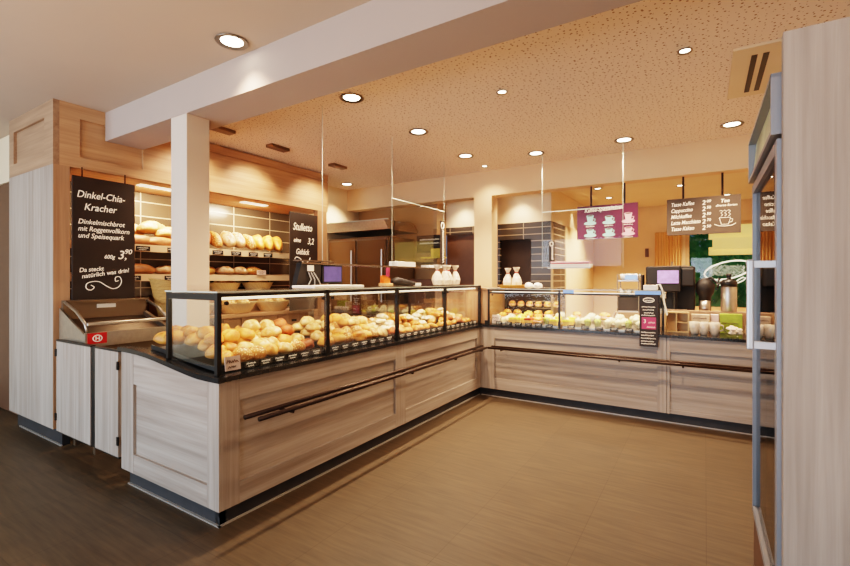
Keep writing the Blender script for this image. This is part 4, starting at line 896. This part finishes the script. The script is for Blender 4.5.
for k, (s, p_) in enumerate((('Tasse Kaffee', '2,00'), ('Cappuccino', '2,50'), ('Milchkaffee', '2,50'), ('Latte Macchiato', '2,70'), ('Tasse Kakao', '2,50'))):
    z = 2.295 - .071 * k; line(mn, 'chalk', FY, (-.34, 5.987, z), s, .062, rot=.03, shear=.28, thick=.0006, sx=.74)
    pr_ = put_text(MB(), FY, (-.03, 5.987, z), p_[0], .07, shear=.15, thick=.0006); put_text(pr_, FY, (.014, 5.987, z + .024), p_[2:], .042, shear=.15, thick=.0004).build('price', M['chalk'], mn)
line(mn, 'chalk', FY, (.145, 5.987, 2.305), 'Tee', .054, shear=.2, thick=.001); line(mn, 'chalk', FY, (.1, 5.987, 2.262), 'diverse Sorten', .034, shear=.25, thick=.0004)
stroke(t, FY, (.19, 5.987, 2.06), [(-.055, .075), (-.035, .0), (.03, .0), (.05, .075), (-.055, .075)], .0032); stroke(t, FY, (.19, 5.987, 2.06), [(.046, .06), (.07, .055), (.062, .025), (.036, .02)], .0028)
stroke(t, FY, (.19, 5.987, 2.06), [(-.1, .005), (-.06, -.015), (0, -.02), (.06, -.015), (.1, .008)], .0032)
for k in range(3): stroke(t, FY, (.15 + .036 * k, 5.987, 2.15), [(0, 0), (.018, .018), (0, .036), (.018, .055), (.002, .068), (-.012, .06)], .0026)
t.build('cup_drawing', M['chalk'], mn)

# ------------------------------------------------------------------ hanging glass screens with shelves
def hung(label, axis, k, a0, a1, wires, ztop):
    o = thing('hanging_glass_screen', label, 'glass screen', ((k, (a0 + a1) / 2, 1.57) if axis == 'y' else ((a0 + a1) / 2, k, 1.57)))
    B = (lambda u0, u1, v0, v1, z0, z1: MB().box(k + v0, k + v1, u0, u1, z0, z1)) if axis == 'y' else (lambda u0, u1, v0, v1, z0, z1: MB().box(u0, u1, k + v0, k + v1, z0, z1))
    for a in wires:
        p = (k, a) if axis == 'y' else (a, k); MB().tube([(p[0], p[1], 1.58), (p[0], p[1], CZ)], .0022, 6).build('wire', M['edge'], o)
    B(a0, a1, -.003, .003, 1.6, ztop).build('pane', M['glass'], o); B(a0, a1, -.004, .004, ztop, ztop + .01).build('top_edge', M['edge'], o)
    return o, B
o, B = hung('hanging glass screen on wires above the left case', 'y', -2.9, 3.95, 5.1, (2.9, 3.95, 5.1), 2.33)
B(2.55, 5.1, -.16, .12, 1.575, 1.587).build('glass_shelf', M['glass'], o); B(2.55, 5.1, .12, .124, 1.575, 1.587).build('shelf_edge', M['darksteel'], o)
o, B = hung('hanging glass screen on wires above the right case', 'x', 5.5, -1.72, -.79, (-1.72, -.79), 2.275)
B(-1.62, -1.12, -.1, .14, 1.575, 1.587).build('glass_shelf', M['glass'], o); B(-1.62, -1.12, -.104, -.1, 1.575, 1.587).build('shelf_edge', M['edge'], o)
bx_ = thing('paper_box', 'white paper box on the hanging glass shelf, longer left one', 'box', (-2.92, 4.15, 1.588)); MB().box(-2.98, -2.86, 4.0, 4.36, 1.588, 1.645, .004).build('box_body', M['paper'], bx_)
bx_ = thing('paper_box', 'flat white box on the hanging glass shelf beside the upright sign', 'box', (-2.92, 4.8, 1.588)); MB().box(-2.98, -2.86, 4.66, 4.98, 1.588, 1.62, .004).build('box_body', M['paper'], bx_)
bx_ = thing('paper_box', 'white box with red stripe on the right hanging glass shelf', 'box', (-1.4, 5.52, 1.588)); MB().box(-1.6, -1.14, 5.44, 5.6, 1.588, 1.63, .004).build('box_body', M['paper'], bx_); MB().box(-1.6, -1.14, 5.44, 5.6, 1.64, 1.66, .004).build('box_lid', M['pinkp'], bx_); MB().box(-1.59, -1.15, 5.45, 5.59, 1.63, 1.64).build('red_stripe', M['red'], bx_)
def vsign(x, y, z0, z1, w_, label, face):
    o = thing('hanging_sign', label, 'sign', (x, y, z0))
    F = FX if face == 'x' else FY; a = MB()
    if face == 'x': a.box(x - .004, x, y - w_ / 2, y + w_ / 2, z0, z1)
    else: a.box(x - w_ / 2, x + w_ / 2, y, y + .004, z0, z1)
    a.build('panel', M['board'], o); t = MB(); n = (.002, 0, 0) if face == 'x' else (0, -.002, 0); C0 = Vector((x, y, 0)) + Vector(n)
    stroke(t, F, C0 + Vector((0, 0, z1 - w_ * .55)), [(w_ * .3 * math.cos(j * PI / 8), w_ * .36 * math.sin(j * PI / 8)) for j in range(17)], w_ * .07)
    V = F @ Matrix.Rotation(-PI / 2, 4, 'Z'); L_ = z1 - z0 - w_ * 1.5
    for k in range(2): scribble(t, V, C0 + Vector((0, 0, z1 - w_ * 1.1)), L_, w_ * .34, w_ * .05, int(z0 * 100) + k)
    t.build('lettering', M['chalk'], o)
vsign(-2.88, 5.02, 1.62, 2.2, .11, 'upright dark sign with pale lettering on the left hanging glass', 'x')
vsign(-1.6, 5.49, 1.66, 1.92, .07, 'upright dark sign with pale lettering on the right hanging glass', 'y')

# ------------------------------------------------------------------ oven and hood behind the left counter
ovn = thing('bakery_oven', 'large brown glazed oven with steel trim behind the left counter', 'oven', (-4.65, 5.75, 0))
MB().box(-5.28, -4.06, 5.42, 6.15, .1, 2.1).build('body', M['darksteel'], ovn)
for x0 in (-5.24, -4.64):
    d = MB().box(x0, x0 + .56, 5.4, 5.42, .95, 2.05).build('door', M['ovenglass'], ovn); MB().tube([(x0 + .5, 5.37, 1.1), (x0 + .5, 5.37, 1.9)], .012, 8).build('handle', M['steel'], d)
MB().box(-5.24, -4.08, 5.4, 5.42, .2, .92).build('lower_door', M['darksteel'], ovn)
MB().box(-5.2, -4.1, 5.46, 6.1, 0, .1).build('foot_base', M['plinth'], ovn)
hd_ = thing('extractor_hood', 'steel extractor hood above the oven', 'hood', (-4.65, 5.7, 2.2))
MB().prism([(-5.28, 2.2), (-4.0, 2.2), (-4.1, 2.36), (-5.28, 2.36)], 'y', 5.36, 6.19).build('canopy', M['steel'], hd_); MB().box(-5.28, -4.0, 5.35, 5.36, 2.345, 2.36).build('front_lip', M['edge'], hd_)
bb = thing('notice_board', 'small dark notice board with faint writing on the kitchen wall', 'notice board', (-3.85, 6.19, 1.9)); MB().box(-4.03, -3.55, 6.185, 6.2, 1.88, 2.16).build('board', M['board'], bb)
t = MB(); [scribble(t, FY, (-3.97, 6.184, 2.08 - .06 * k), .36, .025, .004, 800 + k) for k in range(2)]; t.build('writing', M['chalk'], bb)
ws = thing('wall_shelf', 'narrow yellow shelf on the kitchen wall', 'shelf', (-3.65, 6.1, 1.78)); MB().box(-3.85, -3.48, 6.02, 6.2, 1.78, 1.8).build('shelf_board', M['yellowp'], ws)
tag(MB().box(-3.68, -3.5, 6.05, 6.18, 1.801, 1.93, .004).build('crate', M['yellowp']), 'small yellow box standing on the kitchen wall shelf', 'box')
tag(MB().box(-3.98, -3.5, 5.85, 6.19, 0, 1.45).build('kitchen_cabinet', M['brown']), 'tall brown cabinet on the kitchen wall beside the oven', 'cabinet')

# ------------------------------------------------------------------ fridge and oak side panel at the right
tag(MB().box(.205, .995, 1.755, 1.795, 0, 2.212).build('oak_panel', M['wood_z']), 'tall pale oak side panel enclosing the drinks fridge', 'panel')
fr = thing('drinks_fridge', 'tall grey glass door drinks fridge seen edge on', 'fridge', (.6, 2.2, 0))
b = MB(); b.box(.24, .95, 1.815, 1.845, .05, 2.1); b.box(.24, .95, 2.66, 2.69, .05, 2.1); b.box(.9, .95, 1.845, 2.66, .05, 2.1); b.box(.24, .9, 1.845, 2.66, 1.86, 2.1); b.box(.24, .9, 1.845, 2.66, .05, .31)
b.build('cabinet', M['grey'], fr)
df = MB(); df.box(.195, .235, 1.815, 1.865, .33, 1.9); df.box(.195, .235, 2.672, 2.69, .33, 1.9); df.box(.195, .235, 1.875, 2.655, .33, .36); df.box(.195, .235, 1.875, 2.655, 1.86, 1.9)
df = df.build('door_frame', M['grey'], fr); MB().box(.21, .218, 1.865, 2.672, .36, 1.86).build('door_glass', M['fglass'], df)
hn = MB(); hn.box(.118, .138, 1.83, 1.86, 1.215, 1.515, .005); hn.box(.138, .195, 1.835, 1.855, 1.22, 1.242); hn.box(.138, .195, 1.835, 1.855, 1.488, 1.51)
hn.build('handle', M['greyl'], df)
hp = MB().prism([(.195, 1.93), (.24, 1.93), (.24, 2.1), (.21, 2.1)], 'y', 1.83, 2.68).build('header_sign', M['poster'], fr); hp['label'] = 'header sign with greenish picture'
MB().box(.18, .24, 1.815, 1.83, 1.915, 2.11).box(.18, .24, 2.68, 2.695, 1.915, 2.11).box(.18, .24, 1.815, 2.695, 2.1, 2.112).box(.18, .24, 1.83, 2.68, 1.915, 1.93).build('header_frame', M['grey'], fr)
kg = MB().box(.2, .24, 1.83, 2.68, .05, .31)
kg.build('kick_grille', M['brown'], fr)
for z in (.7, 1.0, 1.3, 1.58): MB().box(.27, .88, 1.85, 2.655, z, z + .012).build('shelf', M['fin'], fr)
MB().box(.885, .898, 1.85, 2.655, .41, 1.85).build('liner', M['fin'], fr)
MB().box(.28, .9, 1.86, 2.65, 0, .05).build('base', M['black'], fr)

# ------------------------------------------------------------------ ceiling fittings
WARM = (1, .69, .47)
def spot(parent, loc, energy, size=1.9, blend=.9, rad=.04, rot=(0, 0, 0), col=WARM):
    l = bpy.data.lights.new('lamp', 'SPOT'); l.energy = energy; l.spot_size = size; l.spot_blend = blend; l.shadow_soft_size = rad; l.color = col
    o = bpy.data.objects.new('lamp', l); COL.objects.link(o); o.rotation_euler = rot
    if parent: o.parent = parent; o.location = Vector(loc) - wloc(parent)
    else: o.location = loc
    return o
def downlight(x, y, z, r, label, energy, **kw):
    o = thing('downlight', label, 'downlight', (x, y, z), 'ceiling downlights')
    MB().lathe([(r * .68, -.002), (r, -.002), (r * 1.04, -.008), (r * .98, -.013), (r * .72, -.006)], (0, 0, 0), 32, cap=False).build('trim_ring', M['ring'], o, local=True, smooth=True)
    MB().disc(0, 0, -.004, r * .7).build('lamp_disc', M['lampon'], o, local=True)
    if energy: spot(o, (x, y, z - .05), energy, **kw)
    return o
E1 = 260
downlight(-2.611, 1.80, CZ, .1, 'round downlight in the plain front ceiling before the beam', 60)
for (x, y, lab) in ((-2.555, 2.9, 'round downlight nearest the beam above the left counter'), (-2.55, 3.94, 'middle round downlight above the left counter'), (-2.55, 5.03, 'round downlight above the far end of the left counter'),
                    (-1.762, 5.385, 'leftmost round downlight above the right counter'), (-.763, 5.385, 'middle round downlight above the right counter'), (.229, 5.418, 'round downlight above the right counter nearest the fridge')):
    downlight(x, y, CZ, .1, lab, E1)
for (x, y, lab) in ((-1.422, 3.469, 'small bright spotlight left of the middle of the perforated ceiling'), (-.115, 3.5, 'small bright spotlight in the perforated ceiling near the vent'), (-2.557, 5.62, 'tiny bright spotlight near the header above the corner')):
    downlight(x, y, CZ, .045, lab, 170 if y < 5 else 40, size=2.2)
downlight(-4.95, 5.5, CZ, .1, 'round downlight in the kitchen corner beyond the shelf unit', 220)
for i, (x, y, lab) in enumerate(((-1.35, 7.0, 'near'), (-1.35, 7.9, 'far'), (-.3, 7.4, 'right'))):
    downlight(x, y, 2.8, .06, 'small downlight in the ceiling of the rear room, ' + lab + ' one', 420)
downlight(.3, 8.6, 2.8, .06, 'small downlight in the rear room close to the window', 330)
downlight(-2.35, 6.28, 2.8, .06, 'unseen downlight added in the tiled passage behind the pillar, right one', 60); downlight(-3.3, 6.28, 2.8, .06, 'unseen downlight added in the tiled passage behind the pillar, left one', 60)  # unseen lamps added behind the header to brighten the wall above the tiles
for i, y in enumerate((7.7, 8.25)): spot(None, (-1.8, y, 2.74), 30, 1.0, .6, .03)
for i, (x, y) in enumerate(((-4.21, 2.78), (-4.235, 3.52), (-4.24, 4.53))):
    o = thing('wall_washer', 'rectangular ceiling spotlight box facing the bread unit, ' + CUBE_ORD[i] + ' from the column', 'spotlight', (x, y, CZ), 'spotlight boxes before the bread unit')
    MB().box(-.055, .055, -.13, .13, -.035, 0, .004).build('housing', M['fit'], o, local=True); MB().box(-.04, .04, -.11, .11, -.0365, -.0352).build('lamp_face', M['brown'], o, local=True)
    spot(o, (x, y, CZ - .07), 70, 1.7, .8, .06, (0, .62, 0))
av = thing('ceiling_vent', 'square tan ceiling vent plate with two dark slots beside the fridge', 'vent', (.5, 4.1, CZ))
MB().box(.16, .95, 3.65, 4.6, CZ - .02, CZ, .003).build('plate', M['cream'], av)
for x in (.27, .335): MB().box(x, x + .035, 3.78, 4.5, CZ - .0215, CZ - .0198).build('slot', M['black'], av)

# ------------------------------------------------------------------ light
def area(loc, rot, sx, sy, energy, col):
    l = bpy.data.lights.new('area_lamp', 'AREA'); l.shape = 'RECTANGLE'; l.size = sx; l.size_y = sy; l.energy = energy; l.color = col
    o = bpy.data.objects.new('area_lamp', l); COL.objects.link(o); o.location = loc; o.rotation_euler = rot; return o
area((-4.4, -3.3, 1.5), (PI / 2, 0, 0), 4.6, 2.4, 290, (.68, .84, 1.0))            # daylight through the shopfront
area((-1.6, -1.2, .35), (PI, 0, 0), 4.0, 2.0, 105, (1, .58, .33))                   # unseen uplight added behind the viewer to warm and brighten the ceiling
area((.0, -3.3, 1.5), (PI / 2, 0, 0), 1.0, 2.2, 45, (.74, .87, 1.0))
for y in (2.57, 3.8): area((-5.02, y, 2.42), (0, .35, 0), .10, .4, 34, (1, .70, .44))
area((-2.5, 3.4, ZC - .05), (0, .5, 0), .03, 3.5, 17, (1, .74, .46))
area((-1.34, yf + .06, ZR - .05), (-.5, 0, 0) if False else (.5, 0, 0), 1.8, .03, 12, (1, .82, .56))
sun_w = bpy.data.worlds.new('world'); SC.world = sun_w; sun_w.use_nodes = True
bg = sun_w.node_tree.nodes['Background']; sk = sun_w.node_tree.nodes.new('ShaderNodeTexSky'); sk.sky_type = 'HOSEK_WILKIE'; sk.turbidity = 6; sk.sun_direction = (.3, -.4, .85)
sun_w.node_tree.links.new(sk.outputs[0], bg.inputs[0]); bg.inputs[1].default_value = .8
SC.view_settings.view_transform = 'Filmic'; SC.view_settings.look = 'High Contrast'; SC.view_settings.exposure = 0.12; SC.view_settings.gamma = 1
try:
    SC.cycles.max_bounces = 8; SC.cycles.diffuse_bounces = 5; SC.cycles.transparent_max_bounces = 24; SC.cycles.sample_clamp_indirect = 6; SC.cycles.caustics_reflective = False; SC.cycles.caustics_refractive = False
except Exception: pass
